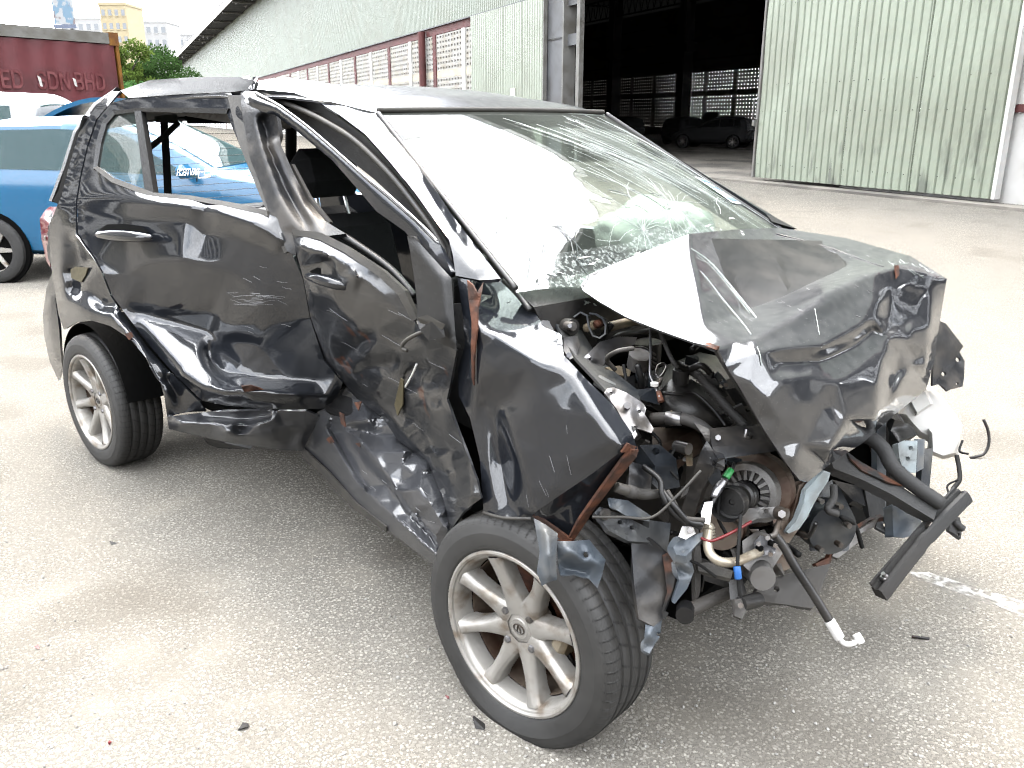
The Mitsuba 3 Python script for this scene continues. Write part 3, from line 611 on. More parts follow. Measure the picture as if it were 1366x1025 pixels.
# ------------------------------------------------------------------ trees
prin('mat_bark', grime((.10, .08, .06), (.05, .04, .03), 5), .9)
for nm, c in (('a', (.085, .13, .03)), ('b', (.035, .07, .022)), ('c', (.07, .16, .05))):
    scene['mat_leaf_'+nm] = {'type': 'principledthin', 'base_color': mikit.proc((lambda c: lambda p, n, uv: C3(c)*.5*(.6+.9*mikit.cell_rand(p.x*3, p.y*3, p.z*3)))(c)), 'roughness': .5, 'diff_trans': .7}
def tree(label, base, h, rad, mat, seed, n=6500, ls=.22):
    r = np.random.default_rng(seed); k = thing('tree', label, 'tree', None)
    tr, tips = [tube([base, base+[.1, 0, h*.3], base+[0, .1, h*.6]], [.18, .14, .08], 8)], []
    for i in range(13):
        a, e = r.uniform(0, 2*np.pi), r.uniform(.15, 1); p0 = base+[0, 0, h*r.uniform(.25, .6)]
        p2 = base+np.array([math.cos(a)*rad*e, math.sin(a)*rad*e, h*r.uniform(.5, .97)]); tips.append(p2)
        tr.append(tube([p0, (p0+p2)/2+[0, 0, .2], p2], [.07, .05, .015], 6))
    obj('trunk', cat(*tr), 'mat_bark', 40, k)
    tips = np.array(tips+[base+np.array([r.uniform(-1, 1)*rad*.8, r.uniform(-1, 1)*rad*.8, h*r.uniform(.35, .95)]) for _ in range(20)])
    c = tips[r.integers(0, len(tips), n)]; d = r.normal(0, 1, (n, 3)); d /= np.linalg.norm(d, axis=1, keepdims=True)
    p = c+d*(rad*.33*r.uniform(.3, 1, (n, 1))**.6)*[1, 1, .75]
    a = r.normal(0, 1, (n, 3))+[0, 0, .3]; a /= np.linalg.norm(a, axis=1, keepdims=True); b = np.cross(a, r.normal(0, 1, (n, 3))); b /= np.linalg.norm(b, axis=1, keepdims=True)
    s = ls*r.uniform(.6, 1.3, (n, 1))
    V = np.stack([p, p+a*s*.5+b*s*.28, p+a*s, p+a*s*.5-b*s*.28], 1).reshape(-1, 3); i = np.arange(n)[:, None]*4
    obj('crown', trimesh.Trimesh(V, np.vstack([i+[0, 1, 2], i+[0, 2, 3]]), process=False), mat, False, k)
def gz(u, t): q = D(u, 157, t); return np.array([q[0], q[1], 0])
tree('yellow green tree standing just right of the maroon lorry', gz(170, 55), 6.3, 1.7, 'mat_leaf_a', 1)
tree('big dark green tree between the lorry and the shed eave', gz(205, 62), 6.4, 2.6, 'mat_leaf_b', 2, 9000)
tree('dark green tree half hidden behind the tip of the shed eave', gz(240, 75), 5.6, 2.4, 'mat_leaf_b', 5, 6000)
tree('low pale green bush in front of the dark tree, above the car roof', gz(180, 45), 3.2, 1.2, 'mat_leaf_c', 3, 5000, .16)

# ------------------------------------------------------------------ far blocks and hoarding
prin('mat_far_white', (.46, .46, .455), .9); prin('mat_far_yellow', (.46, .39, .25), .9); prin('mat_far_pane', (.26, .28, .30), .4); prin('mat_far_rose', (.66, .42, .28), .9)
def block(label, u0, u1, vtop, t, mat, cols, rows, panecols=None, deep=12):
    k = thing('apartment_block', label, 'building'); a, b = D(u0, 157, t), D(u1, 157, t)
    w = np.linalg.norm((b-a)[:2]); h = 1.44+(157-vtop)/1181*t
    M = frame_to([a[0], a[1], 0], [*(b-a)[:2], 0], [0, 0, 1])      # x along the front, y up, z towards the yard
    if M[:3, 2]@(CAM-a) < 0: M = M@np.diag([1, 1, -1, 1])
    obj('wall', put(box([w/2, h/2, -deep/2], [w, h, deep]), M), mat, False, k)
    obj('parapet', put(box([w/2, h+.3, -deep/2], [w+.4, .6, deep+.4]), M), mat, False, k)
    dx, dy = w/cols, h/rows
    for i in range(cols):
        for j in range(rows):
            if h-j*dy < 1.44+15/1181*t: continue
            c = [(i+.5)*dx, h-(j+.55)*dy, .03]
            wk = obj('window', put(box(c, [dx*.5, dy*.45, .10]), M), 'mat_far_pane', False, k)
            obj('sill', put(box([c[0], c[1]-dy*.27, .1], [dx*.62, dy*.07, .3]), M), mat, False, wk)
    return k
block('cream and yellow apartment block rising above the trees', 152, 186, 12, 260, 'mat_far_yellow', 4, 9)
block('washed out white apartment block right of the cream block', 188, 236, 34, 300, 'mat_far_white', 5, 8)
block('wide pale block low on the skyline behind the lorry', 100, 150, 30, 330, 'mat_far_white', 5, 8)
block('low washed out white block nearest the shed eave', 236, 290, 50, 340, 'mat_far_white', 5, 7)
hk = thing('hoarding', 'tall hoarding with a faded blue and white poster on the skyline above the lorry', 'billboard')
a, b = D(70, 5, 120), D(97, 5, 120); M = frame_to([a[0], a[1], 0], [*(b-a)[:2], 0], [0, 0, 1]); w = np.linalg.norm((b-a)[:2]); z0, z1 = 1.44+(157-31)/1181*120, 1.44+(157+14)/1181*120
PX, PY, PC, PS = float(a[0]), float(a[1]), float(M[0, 0]), float(M[1, 0])
def poster(p, n, uv):
    x = (p.x-PX)*PC+(p.y-PY)*PS; q = mikit.fbm(x*1.7, p.z*1.3, 2., 3)
    c = mikit.mix((.75, .78, .8), (.30, .50, .68), mikit.smoothstep(.45, .6, q)); return mikit.mix(c, (.40, .32, .32), mikit.smoothstep(.62, .7, mikit.fbm(x*1.2+7, p.z*.9, 5., 2)))
prin('mat_poster', poster, .6)
obj('poster', put(box([w/2, (z0+z1)/2, .1], [w, z1-z0, .15]), M), 'mat_poster', False, hk); obj('frame', put(box([w/2, z0-.3, .1], [w+.3, .5, .3]), M), 'mat_car_navy', False, hk)
for x in (w*.25, w*.75): obj('post', put(box([x, z0/2-.3, -.3], [.4, z0-.55, .4]), M), 'mat_grey_steel', False, hk)

# ------------------------------------------------------------------ what stands behind the photographer and shows in the paint
bw = thing('facing_workshop', 'pale green workshop with a maroon band facing the shed, behind the photographer', 'building')
BM = frame_to([CAM[0]-FW[0]*17-25*RT[0], CAM[1]-FW[1]*17-25*RT[1], 0], [RT[0], RT[1], 0], [0, 0, 1])
def bb(x0, x1, y0, y1, z0, z1): return put(box([(x0+x1)/2, (y0+y1)/2, (z0+z1)/2], [abs(x1-x0), abs(y1-y0), abs(z1-z0)]), BM)
obj('lower_wall', bb(0, 50, 0, 2.2, 0, 8), 'mat_cream_wall', False, bw); obj('maroon_band', bb(-.05, 50.05, 2.2, 3.3, -.05, 8), 'mat_maroon', False, bw)
obj('cladding', bb(0, 50, 3.3, 6.2, 0, 8), 'mat_green_wall', False, bw); obj('eave', bb(-.4, 50.4, 6.2, 6.5, -1, 9), 'mat_soffit', False, bw)
for i in range(11): obj('doorway', bb(2+i*4.5, 4.6+i*4.5, 0, 2.0, -.03 if BM[:3, 2]@FW < 0 else 7.9, .1 if BM[:3, 2]@FW < 0 else 8.03), 'mat_void', False, bw)

ak = thing('apartment_block', 'grey apartment block with long balconies, seen only mirrored in the rear side glass', 'building')
QM = frame_to([-52, -34, 0], [.34, -.94, 0], [0, 0, 1])
def qb(x0, x1, y0, y1, z0, z1): return put(box([(x0+x1)/2, (y0+y1)/2, (z0+z1)/2], [abs(x1-x0), abs(y1-y0), abs(z1-z0)]), QM)
qs = 1 if QM[:3, 2]@(CAM-QM[:3, 3]) > 0 else -1
obj('wall', qb(-32, 10, 0, 30, 0, -12*qs), 'mat_cream_wall', False, ak)
for j in range(9):
    obj('balcony', qb(-32, 10, 2.6+j*3.1, 3.7+j*3.1, 0.01*qs, 1.4*qs), 'mat_white_wall', False, ak)
    for i in range(7): obj('window', qb(-30.5+i*5.8, -26.5+i*5.8, 3.8+j*3.1, 5.5+j*3.1, -.05*qs, .06*qs), 'mat_void', False, ak)
# ------------------------------------------------------------------ the wrecked car (x forward from the front axle, y to its left, the right flank faces the camera)
CAR = thing('wrecked_car', 'charcoal hatchback with crushed right side, smashed windscreen and torn open front standing on the asphalt', 'car')
def part(name, mesh, mat, smooth=False, sub=None, **lab): return obj(name, mesh, mat, smooth, CAR+('__'+sub if sub else ''), **lab)
def subof(k): return k[len(CAR)+2:]
# windscreen surface
WT, WB = (-.7686, .533, 1.455), (-.1098, .6865, 1.0677)
def wsurf(a, b):
    x = WT[0]+(WB[0]-WT[0])*b; w = WT[1]+(WB[1]-WT[1])*b; z = WT[2]+(WB[2]-WT[2])*b; k = 1-a*a; m = math.sin(math.pi*b)
    return np.array([x+.10*k*b+.02*m*k, a*w, z+.006*k+.03*k*b+.035*m*k])
def wt(u, v):
    "distance of the windscreen plane along a sight line"
    n = np.cross(np.array(WB)*[1, 1, 1]-np.array(WT)*[1, 1, 1], np.array([0, 1, 0])); n = np.cross([0, 1, 0], [WB[0]-WT[0], 0, WB[2]-WT[2]])
    return (u, v, ((np.array([WT[0], 0, WT[2]])-CAM)@n)/(ray(u, v)@n))
# roof
RX = [-2.80, -2.6, -2.3, -1.9, -1.5, -1.15, -.95, -.775]; RZ = [1.44, 1.475, 1.51, 1.53, 1.535, 1.522, 1.50, 1.462]; RW = [.50, .54, .575, .60, .605, .59, .57, .536]
def roofp(x, a):
    z, w = np.interp(x, RX, RZ), np.interp(x, RX, RW)
    c = np.interp(x, [-1.3, -.775], [.05, .012]); return np.array([x, a*w, z+c*.55-c*abs(a)**2.4])
P = np.array([[roofp(x, a) for a in np.linspace(-1, 1, 33)] for x in np.linspace(-2.8, -.775, 60)])
P[..., 2] += .010*(meshkit.fbm(P*3, 3)-.5)
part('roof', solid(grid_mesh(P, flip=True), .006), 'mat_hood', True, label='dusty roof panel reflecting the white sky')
part('roof_headlining', grid_mesh(P*[1, .96, 1]-[0, 0, .035]), 'mat_inner_trim', True)
part('windscreen_seal', tube([wsurf(a, -.012)+[0, 0, .004] for a in np.linspace(-1, 1, 15)], .009, 6), 'mat_trim', True)
part('windscreen_seal', tube([wsurf(-1.012, b) for b in np.linspace(0, 1, 12)], .008, 6), 'mat_black_plastic', True)
part('windscreen_seal', tube([wsurf(1.012, b) for b in np.linspace(0, 1, 12)], .012, 6), 'mat_black_plastic', True)
# windscreen, sagging where it is smashed
A, B = np.meshgrid(np.linspace(-1, 1, 50), np.linspace(0, 1, 44), indexing='ij')
def wpt(a, b):
    q = wsurf(a, b); s = .10*math.exp(-((a+.30)**2/.22))*max(0., (b-.74)/.26)**2
    return q-np.array([.3, 0, .95])*s
P = np.array([[wpt(a, b) for a, b in zip(r1, r2)] for r1, r2 in zip(A, B)]); P += (meshkit.fbm(P*9, 3)[..., None]-.5)*.008*np.clip(B[..., None]*2-.6, 0, 1)
part('windscreen', grid_mesh(P[:, 8:], flip=True), 'mat_windscreen', True, label='cracked windscreen')
part('shade_band', grid_mesh(P[:, :9], flip=True), 'mat_tint_band', True, 'windscreen')
crz = [[-1, .80], [-.9, .86], [-.55, .88], [-.2, .84], [.2, .9], [.3, 1], [-1, 1]]
pg = sg.Polygon(crz); i0 = [(i, j) for i in range(49) for j in range(43) if pg.contains(sg.Point(A[i, j], B[i, j]))]
V, F = [], []
for i, j in i0:
    n = len(V); V += [P[i, j]+[.002, 0, .003], P[i+1, j]+[.002, 0, .003], P[i+1, j+1]+[.002, 0, .003], P[i, j+1]+[.002, 0, .003]]; F += [[n, n+1, n+2], [n, n+2, n+3]]
part('crazed_glass', trimesh.Trimesh(V, F), 'mat_crazed', True, 'windscreen')
# cracks: long slanting ones across the pane and stars round two blows
def crack(ab, r): return tube([wpt(a, b)+[.0022, 0, .0045] for a, b in ab], r, 4, smooth=False)
ck = []
rr = np.random.default_rng(3)
for i in range(46):
    a0 = rr.uniform(-.25, .95); b0 = rr.uniform(.02, .55); L = rr.uniform(.15, .6); q = [(a0, b0)]
    for s in range(6): q.append((min(.98, q[-1][0]+L/6*(.55+rr.normal(0, .12))), min(.99, q[-1][1]+L/6*(.95+rr.normal(0, .10)))))
    ck.append(crack(q, rr.choice([.0004, .0005, .0008])))
for (ca, cb, n, L) in ((.42, .13, 12, .10), (.05, .80, 30, .42), (-.25, .86, 20, .3), (.55, .78, 10, .2)):
    for i in range(n):
        t_ = rr.uniform(0, 2*math.pi); q = [(ca, cb)]; l = L*rr.uniform(.3, 1)
        for s in range(5):
            t_ += rr.normal(0, .25); q.append((np.clip(q[-1][0]+math.cos(t_)*l/5, -.98, .98), np.clip(q[-1][1]+math.sin(t_)*l/5, .01, .99)))
        ck.append(crack(q, rr.choice([.0004, .0006, .0009])))
for a in (.02, .1): ck.append(crack([(a, .36), (a+.22, .56), (a+.42, .74)], .001))
dk = []
for i in range(34):
    a0, b0 = rr.uniform(-.97, .1), rr.uniform(.62, .97); t_ = rr.uniform(0, 6.28); q = [(a0, b0)]; l = rr.uniform(.05, .22)
    for s in range(5): t_ += rr.normal(0, .45); q.append((np.clip(q[-1][0]+math.cos(t_)*l/5, -.98, .98), np.clip(q[-1][1]+math.sin(t_)*l/5, .3, .99)))
    dk.append(crack(q, rr.choice([.0005, .0008, .0013])))
part('dark_crack', cat(*dk), 'mat_crack_dark', False, 'windscreen', kind='stuff', label='grey green cracks in the shattered lower corner of the windscreen')
part('crack', cat(*ck), 'mat_crack', False, 'windscreen', kind='stuff', label='white cracks running across the windscreen')
sh = []
for i in range(70):
    a, b = rr.uniform(-.95, .45), rr.uniform(.90, 1.0); q = wpt(a, b); s = rr.uniform(.003, .009)
    v = rr.normal(0, 1, (4, 3)); sh.append(hull(q+v*s*[1, 1, .35]+[.004, 0, .008]))
for i in range(80):
    u, v = rr.uniform(690, 790), rr.uniform(372, 405); q = D(*tz(u, v, 1.0)); sh.append(hull(q+rr.normal(0, 1, (4, 3))*rr.uniform(.004, .012)*[1, 1, .4]))
part('glass_shard', cat(*sh), 'mat_crack', False, 'windscreen', kind='stuff', label='crumbled glass along the foot of the windscreen')
# inspection sticker in the top left corner of the pane
def wq(a0, a1, b0, b1, off): return solid(grid_mesh(np.array([[wpt(a, b)+[.25*off, 0, off] for b in np.linspace(b0, b1, 4)] for a in np.linspace(a0, a1, 5)]), flip=True), .0006)
st = part('permit_sticker', wq(.74, .90, .60, .80, .005), 'mat_sticker', False, 'windscreen', label='pale blue and white permit sticker')
part('sticker_mark', cat(wq(.755, .885, .615, .64, .0066), wq(.755, .82, .66, .69, .0066), wq(.84, .885, .67, .70, .0066), wq(.755, .885, .755, .785, .0066)), 'mat_sticker_blue', False, 'windscreen')
# interior
part('floor_pan', cat(box([-1.25, .05, .26], [2.9, 1.0, .04]), box([-.27, .1, .62], [.05, 1.2, .72])), 'mat_void')
part('dashboard', cat(hull([[x, y, z] for y in (-.66, .72) for x, z in ((-.17, 1.02), (-.42, .98), (-.55, .92), (-.55, .70), (-.2, .65))])), 'mat_inner_dark')
ab = trimesh.creation.icosphere(subdivisions=4, radius=1); v = ab.vertices*[.17, .24, .10]; v += (meshkit.fbm(v*11, 3)-.5)[:, None]*ab.vertices*.09; ab.vertices = v+[-.42, .38, 1.08]
part('airbag', ab, 'mat_airbag', True, label='burst white airbag lying on the dashboard')
part('steering_wheel', tube([[-.62+.09*math.sin(a), -.33+.18*math.cos(a), .90+.155*math.sin(a)] for a in np.linspace(0, 2*math.pi, 20)], .015, 8), 'mat_inner_dark', True)
def seat(x, y, tilt, name='seat'):
    k = part(name, hull(np.vstack([box([x+.02, y, .50], [.48, .48, .12], bev=.05).vertices])), 'mat_fabric', 30)
    M = trimesh.transformations.translation_matrix([x-.20, y, .55])@trimesh.transformations.rotation_matrix(-tilt, [0, 1, 0])
    part('backrest', put(box([0, 0, .29], [.13, .46, .60], bev=.055), M), 'mat_fabric', 30, subof(k))
    for s in (-.06, .06): part('headrest_post', put(tube([[0, s, .56], [0, s, .68]], .007, 8, smooth=False), M), 'mat_chrome', 40, subof(k))
    part('headrest', put(box([.01, 0, .74], [.10, .27, .17], bev=.045), M), 'mat_fabric', 30, subof(k))
seat(-.95, -.30, .30); seat(-.95, .36, .30)
k = part('rear_bench', box([-1.92, .02, .50], [.50, 1.15, .16], bev=.05), 'mat_fabric', 30)
part('backrest', put(box([0, 0, .27], [.14, 1.15, .52], bev=.05), trimesh.transformations.translation_matrix([-2.2, .02, .52])@trimesh.transformations.rotation_matrix(-.35, [0, 1, 0])), 'mat_fabric', 30, subof(k))
part('parcel_shelf', box([-2.62, 0, .98], [.42, 1.1, .03], bev=.01), 'mat_inner_dark')
# left flank seen from inside through the windows: plain sheet with window openings
def flank(poly, holes, th=.03, off=0.0):
    pg = sg.Polygon(poly, holes); v, f = trimesh.creation.triangulate_polygon(pg.segmentize(.12), engine='earcut')
    m = trimesh.Trimesh(v, f); 
    V3 = np.array([[x, -sidey(z)-off, z] for x, z in m.vertices]); return solid(trimesh.Trimesh(V3, m.faces[:, ::-1] if True else m.faces, process=False), th)
LP = [(-2.72, .35), (-2.44-.36, .36), (-2.95, .5), (-2.93, 1.0), (-2.72, 1.42), (-2.3, 1.49), (-1.4, 1.51), (-.85, 1.46), (-.12, 1.07), (.0, .95), (-.05, .3), (-2.1, .3), (-2.15, .55), (-2.44, .64), (-2.72, .55)]
part('left_flank', flank(LP, [[(-2.62, 1.06), (-2.5, 1.36), (-2.1, 1.41), (-2.05, 1.02)], [(-1.95, 1.02), (-2.0, 1.42), (-1.42, 1.44), (-1.33, 1.0)], [(-1.22, 1.0), (-1.3, 1.44), (-.9, 1.41), (-.3, 1.06), (-.3, 1.0)]]), 'mat_paint', 30)
part('left_inner_trim', flank([(-2.6, .3), (-2.6, .98), (-.3, .96), (-.2, .3)], [], .02, -.05), 'mat_inner_dark', 30)
part('left_pillar_trim', flank([(-2.05, 1.0), (-2.1, 1.42), (-2.0, 1.43), (-1.95, 1.0)], [], .02, -.05), 'mat_inner_trim', 30)
part('left_pillar_trim', flank([(-1.33, .8), (-1.44, 1.45), (-1.28, 1.45), (-1.20, .8)], [], .02, -.05), 'mat_inner_trim', 30)
# tailgate with its heated window
def hq(pts, th, mat, nm, sm=False, **lab): return part(nm, solid(trimesh.Trimesh(pts, [[0, 1, 2], [0, 2, 3]], process=False), th), mat, sm, **lab)
RT0, RT1 = -2.755, -2.965       # x of the rear window's top and bottom
hw = [[RT0, -.50, 1.43], [RT0, .50, 1.43], [RT1, .60, 1.02], [RT1, -.60, 1.02]]
tg = part('tailgate', cat(box([-2.93, 0, .78], [.06, 1.3, .46], bev=.02), box([-2.76, 0, 1.445], [.10, 1.02, .03], bev=.01)), 'mat_paint', 30)
for s in (-1, 1): part('window_surround', tube([[RT0, s*.51, 1.44], [RT1, s*.61, 1.0]], .03, 8, smooth=False), 'mat_void', True, 'tailgate')
part('rear_window', trimesh.Trimesh(hw, [[0, 1, 2], [0, 2, 3]], process=False), 'mat_glass', False, 'tailgate')
hl = []
for i in range(11):
    f_ = (i+.7)/11.6; q = lambda y, f_=f_: [RT0+(RT1-RT0)*f_+.004, y*(.50+.10*f_), 1.43-.41*f_]
    hl.append(tube([q(-.95), q(.95)], .0012, 4, smooth=False))
part('heater_wire', cat(*hl), 'mat_black_plastic', False, 'tailgate')
bm = np.array([0, -1., 0]); MS = frame_to([0, 0, 0], [0, 1, 0], [RT0-RT1, 0, .41])     # lettering reads from behind the car, mirrored from inside
c0 = on(218, 231, 0, -2.95)
def on_hatch(u, v):
    n = np.cross([0, 1, 0], [RT0-RT1, 0, .41]); t = ((np.array([RT0, 0, 1.43])-CAM)@n)/(ray(u, v)@n); return D(u, v, t)
h0, h1 = on_hatch(266, 229), on_hatch(236, 232)
tm = meshkit.text_mesh('RAVTECH', .036, .0012, True); w = tm.vertices[:, 0].max(); tm.vertices[:, 0] *= np.linalg.norm(h1-h0)/w
# as seen from behind, x runs towards -y... the word starts at the right of this view
X = np.array([0, np.sign(h1[1]-h0[1]), 0.]); Y = np.array([RT0-RT1, 0, .41]); Y /= np.linalg.norm(Y)
M = np.eye(4); M[:3, 0], M[:3, 1], M[:3, 2], M[:3, 3] = X, Y, np.cross(X, Y), h0-Y*.018
tm = put(tm, M); tm.invert() if np.linalg.det(M) < 0 else None
part('window_lettering', tm, 'mat_tank', False, 'tailgate')
lg = []
for (u, v) in ((273, 233), (281, 229)):
    c = on_hatch(u, v); e = [c+X*a*.032+Y*b*.017 for a, b in ((-1, -1), (1, -1), (1, 1), (-1, 1), (-1, -1))]; lg.append(tube(e, .0035, 4, smooth=False))
part('window_logo', cat(*lg), 'mat_tank', False, 'tailgate')
part('tailgate_trim', hull([D(*tx(u, v, x)) for u, v in ((246, 155), (308, 155), (308, 165), (250, 165)) for x in (-2.66, -2.72)]), 'mat_black', False, 'tailgate')
part('seat_belt', solid(grid_mesh(np.array([[D(*tx(u-5, v, -2.36)), D(*tx(u+5, v, -2.36))] for u, v in ((218, 157), (221, 200), (224, 262))])), .003), 'mat_black', False)
part('seat_belt', tube([D(*tx(238, 164, -2.3)), D(*tx(218, 183, -2.3)), D(*tx(196, 200, -2.3))], .012, 6, smooth=False), 'mat_black', False)
part('grab_trim', hull([D(*tx(u, v, x)) for u, v in ((205, 155), (236, 152), (238, 165), (208, 163)) for x in (-2.3, -2.36)]), 'mat_inner_dark')
# black backing inside the flank, so that gaps look into darkness
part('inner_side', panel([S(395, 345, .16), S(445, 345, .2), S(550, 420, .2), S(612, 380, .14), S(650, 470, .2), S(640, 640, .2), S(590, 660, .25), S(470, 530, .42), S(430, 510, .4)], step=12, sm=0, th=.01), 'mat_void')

# ------------------------------------------------------------------ right flank sheet metal
part('roof_rail', panel([S(160, 121, .02), S(200, 107, -.019), S(260, 103, -.021), S(320, 103, -.021), S(338, 108, -.016), S(334, 120, .0), S(308, 123, -.005), S(240, 126, -.005), S(172, 131, -.005)], [[S(170, 122, .0), S(240, 114, -.0135), S(330, 112, -.0135)]], step=4, sm=2, th=.02), 'mat_grey_rail', True)
for q in (((322, 104), (329, 120), (336, 119), (333, 100)), ((338, 103), (345, 102), (338, 118), (333, 120))):
    part('torn_roof_trim', panel([S(u, v, -.015+.02*(i % 2)) for i, (u, v) in enumerate(q)], step=3, sm=0, th=.003), 'mat_paint')
quarter = [S(160, 122, .02), S(145, 140, .0), S(128, 160, .0), S(116, 195, 0), S(106, 238, 0), S(101, 270, 0), S(101, 314, 0), S(126, 347, .0), S(135, 362, .0), S(148, 396, .02), S(170, 427, .03), S(198, 464, .04), S(233, 504, .03), S(268, 538, .07),
           S(275, 549, .1), S(250, 550, .06), S(223, 556, .03), S(219, 529, .0), S(214, 511, -.01), S(196, 479, -.02), S(173, 452, -.02), S(147, 435, -.02), S(123, 428, -.02), S(103, 430, .0), S(85, 440, .03), S(78, 420, .05), S(72, 382, .05),
           S(68, 354, .045), S(65, 302, .03), S(76, 275, .006), S(82, 262, .004), S(91, 225, .002), S(105, 178, .0), S(129, 141, .0), S(150, 122, .004)]
part('rear_quarter', panel(quarter, [[S(84, 300, .012), S(82, 350, .012), S(88, 400, .0), S(110, 412, -.03), S(150, 422, -.035), S(190, 462, -.03), S(222, 515, -.02)], [S(90, 312, .015), S(100, 322, .035), S(118, 352, .03)], [S(92, 365, .05), S(112, 380, .01), S(138, 408, .03)],
                                    [S(105, 345, .045), S(98, 385, .05)], [S(182, 462, -.005), S(212, 500, .02), S(240, 535, .05)], [S(200, 490, -.03), S(225, 525, -.015), S(232, 545, .04)]], step=4, sm=2, ripple=(.006, 9), th=.006), 'mat_paint', True)
pp = lambda pts, d, **k: panel([S(u, v, d) for u, v in pts], step=k.pop('step', 4), sm=1, th=.0015, **k)
part('bare_primer_patch', panel([S(94, 360, .026), S(100, 356, .022), S(117, 357, .012), S(114, 367, .012), S(108, 377, .012), S(101, 374, .018), S(95, 371, .024)], step=4, sm=0, th=.004), 'mat_primer', True)
door_r = [S(104, 312, .0), S(103, 270, 0), S(108, 238, 0), S(118, 195, 0), S(130, 160, 0), S(148, 138, 0), S(172, 131, -.002), S(240, 127, -.002), S(308, 124, -.002), S(322, 150, .0), S(345, 210, .02), S(372, 285, .035), S(390, 340, .07), S(404, 372, .11), S(413, 423, .15), S(432, 481, .24),
          S(457, 511, .29), S(451, 527, .30), S(436, 545, .30), S(390, 547, .21), S(345, 545, .14), S(300, 541, .09), S(270, 535, .06), S(235, 502, .02), S(200, 462, .03), S(172, 425, .02), S(150, 395, .01), S(137, 362, -.01), S(128, 345, 0)]
win_r = [S(129, 222, .005), S(134, 190, .005), S(141, 165, .005), S(152, 152, .005), S(185, 148, .005), S(245, 149, .005), S(302, 150, .005), S(318, 190, .01), S(340, 245, .02), S(356, 281, .03), S(320, 272, .03), S(255, 261, .02), S(205, 257, .01), S(185, 250, .005), S(150, 237, .005)]
fp = plane_t(S(184, 421, .045), S(272, 446, .12), S(256, 506, -.008))
inner_r = [[S(108, 262, -.006), S(150, 262, -.014), S(205, 270, -.022), S(256, 276, -.018), S(274, 280, .005), S(290, 282, -.012), S(340, 300, -.004), S(374, 320, .035)],
           [S(106, 285, .004), S(160, 290, .006), S(210, 292, .010), S(255, 294, .018), S(275, 312, .05), S(300, 312, .042), S(350, 328, .062), S(386, 352, .085)],
           [S(150, 370, .004), S(180, 366, .028), S(230, 372, .05), S(280, 360, .052), S(330, 366, .075), S(390, 372, .105)], [S(200, 350, .022), S(240, 347, .024), S(300, 352, .055)],
           [S(168, 405, .02), S(182, 418, .05), S(205, 422, .068), S(235, 432, .098), S(274, 443, .132)], [fp(184, 421), fp(205, 425), fp(235, 435), fp(272, 446)], [fp(272, 447), fp(266, 468), fp(276, 490), fp(300, 512)], [fp(190, 432), fp(214, 462), fp(240, 492), fp(258, 508)], fp(225, 450), fp(245, 470), fp(255, 490), fp(235, 460),
           [fp(240, 498), S(268, 517, -.012), S(300, 524, -.012), S(322, 522, -.005)], [S(280, 462, .125), S(276, 476, .115), S(290, 496, .10)],
           [S(285, 450, .132), S(345, 462, .15), S(400, 472, .20)], [S(300, 500, .10), S(330, 503, .13), S(370, 508, .175), S(420, 508, .255)], [S(300, 470, .14), S(320, 490, .13)], [S(345, 462, .15), S(372, 490, .185)],
           [S(322, 521, -.003), S(350, 522, .04), S(395, 527, .13), S(440, 529, .26)], [S(335, 535, .04), S(380, 540, .14), S(430, 540, .285)], [S(352, 400, .095), S(392, 425, .145)]]
part('rear_door', panel(door_r, inner_r, [win_r], step=4, sm=1, ripple=(.002, 9), th=.008), 'mat_paint', 34, label='dented rear door with its window glass gone')
qg = [S(130, 220, .01), S(135, 190, .01), S(142, 167, .01), S(153, 153, .01), S(180, 149, .01), S(202, 256, .015), S(186, 249, .01), S(151, 236, .01)]
part('quarter_glass', panel(qg, step=12, sm=0, th=0), 'mat_window', True, 'rear_door')
part('window_divider', panel([S(179, 148, .0), S(188, 148, .0), S(205, 258, .005), S(193, 255, .005)], step=6, sm=0, th=.02), 'mat_black_plastic', False, 'rear_door')
part('window_trim', panel([S(124, 224, -.004), S(130, 222, -.003), S(151, 237, -.003), S(186, 250, -.003), S(205, 257, .0), S(255, 261, .008), S(320, 272, .02), S(356, 281, .022), S(357, 289, .022), S(318, 279, .014), S(255, 267, .004), S(202, 263, -.004), S(182, 256, -.006), S(148, 243, -.006)], step=4, sm=0, th=.01), 'mat_trim', False, 'rear_door')
part('window_trim', panel([S(124, 226, -.004), S(128, 190, -.004), S(136, 163, -.004), S(150, 148, -.004), S(185, 144, -.004), S(245, 144, -.004), S(304, 145, -.004), S(302, 152, .002), S(245, 150, .002), S(185, 149, .002), S(153, 153, .002), S(142, 166, .002), S(135, 190, .002), S(130, 222, .002)], step=4, sm=0, th=.012), 'mat_black_plastic', False, 'rear_door')
part('frame_strip', panel([S(303, 127, -.006), S(321, 127, -.004), S(345, 210, .01), S(388, 334, .06), S(379, 338, .06), S(357, 285, .028), S(340, 245, .014), S(318, 190, .004)], step=5, sm=0, th=.012), 'mat_trim', False, 'rear_door')
part('upper_frame', panel([S(150, 150, .01), S(302, 150, .015), S(310, 165, .07), S(230, 152, .08), S(190, 158, .08)], step=8, sm=0, th=.006), 'mat_inner_trim', False, 'rear_door')
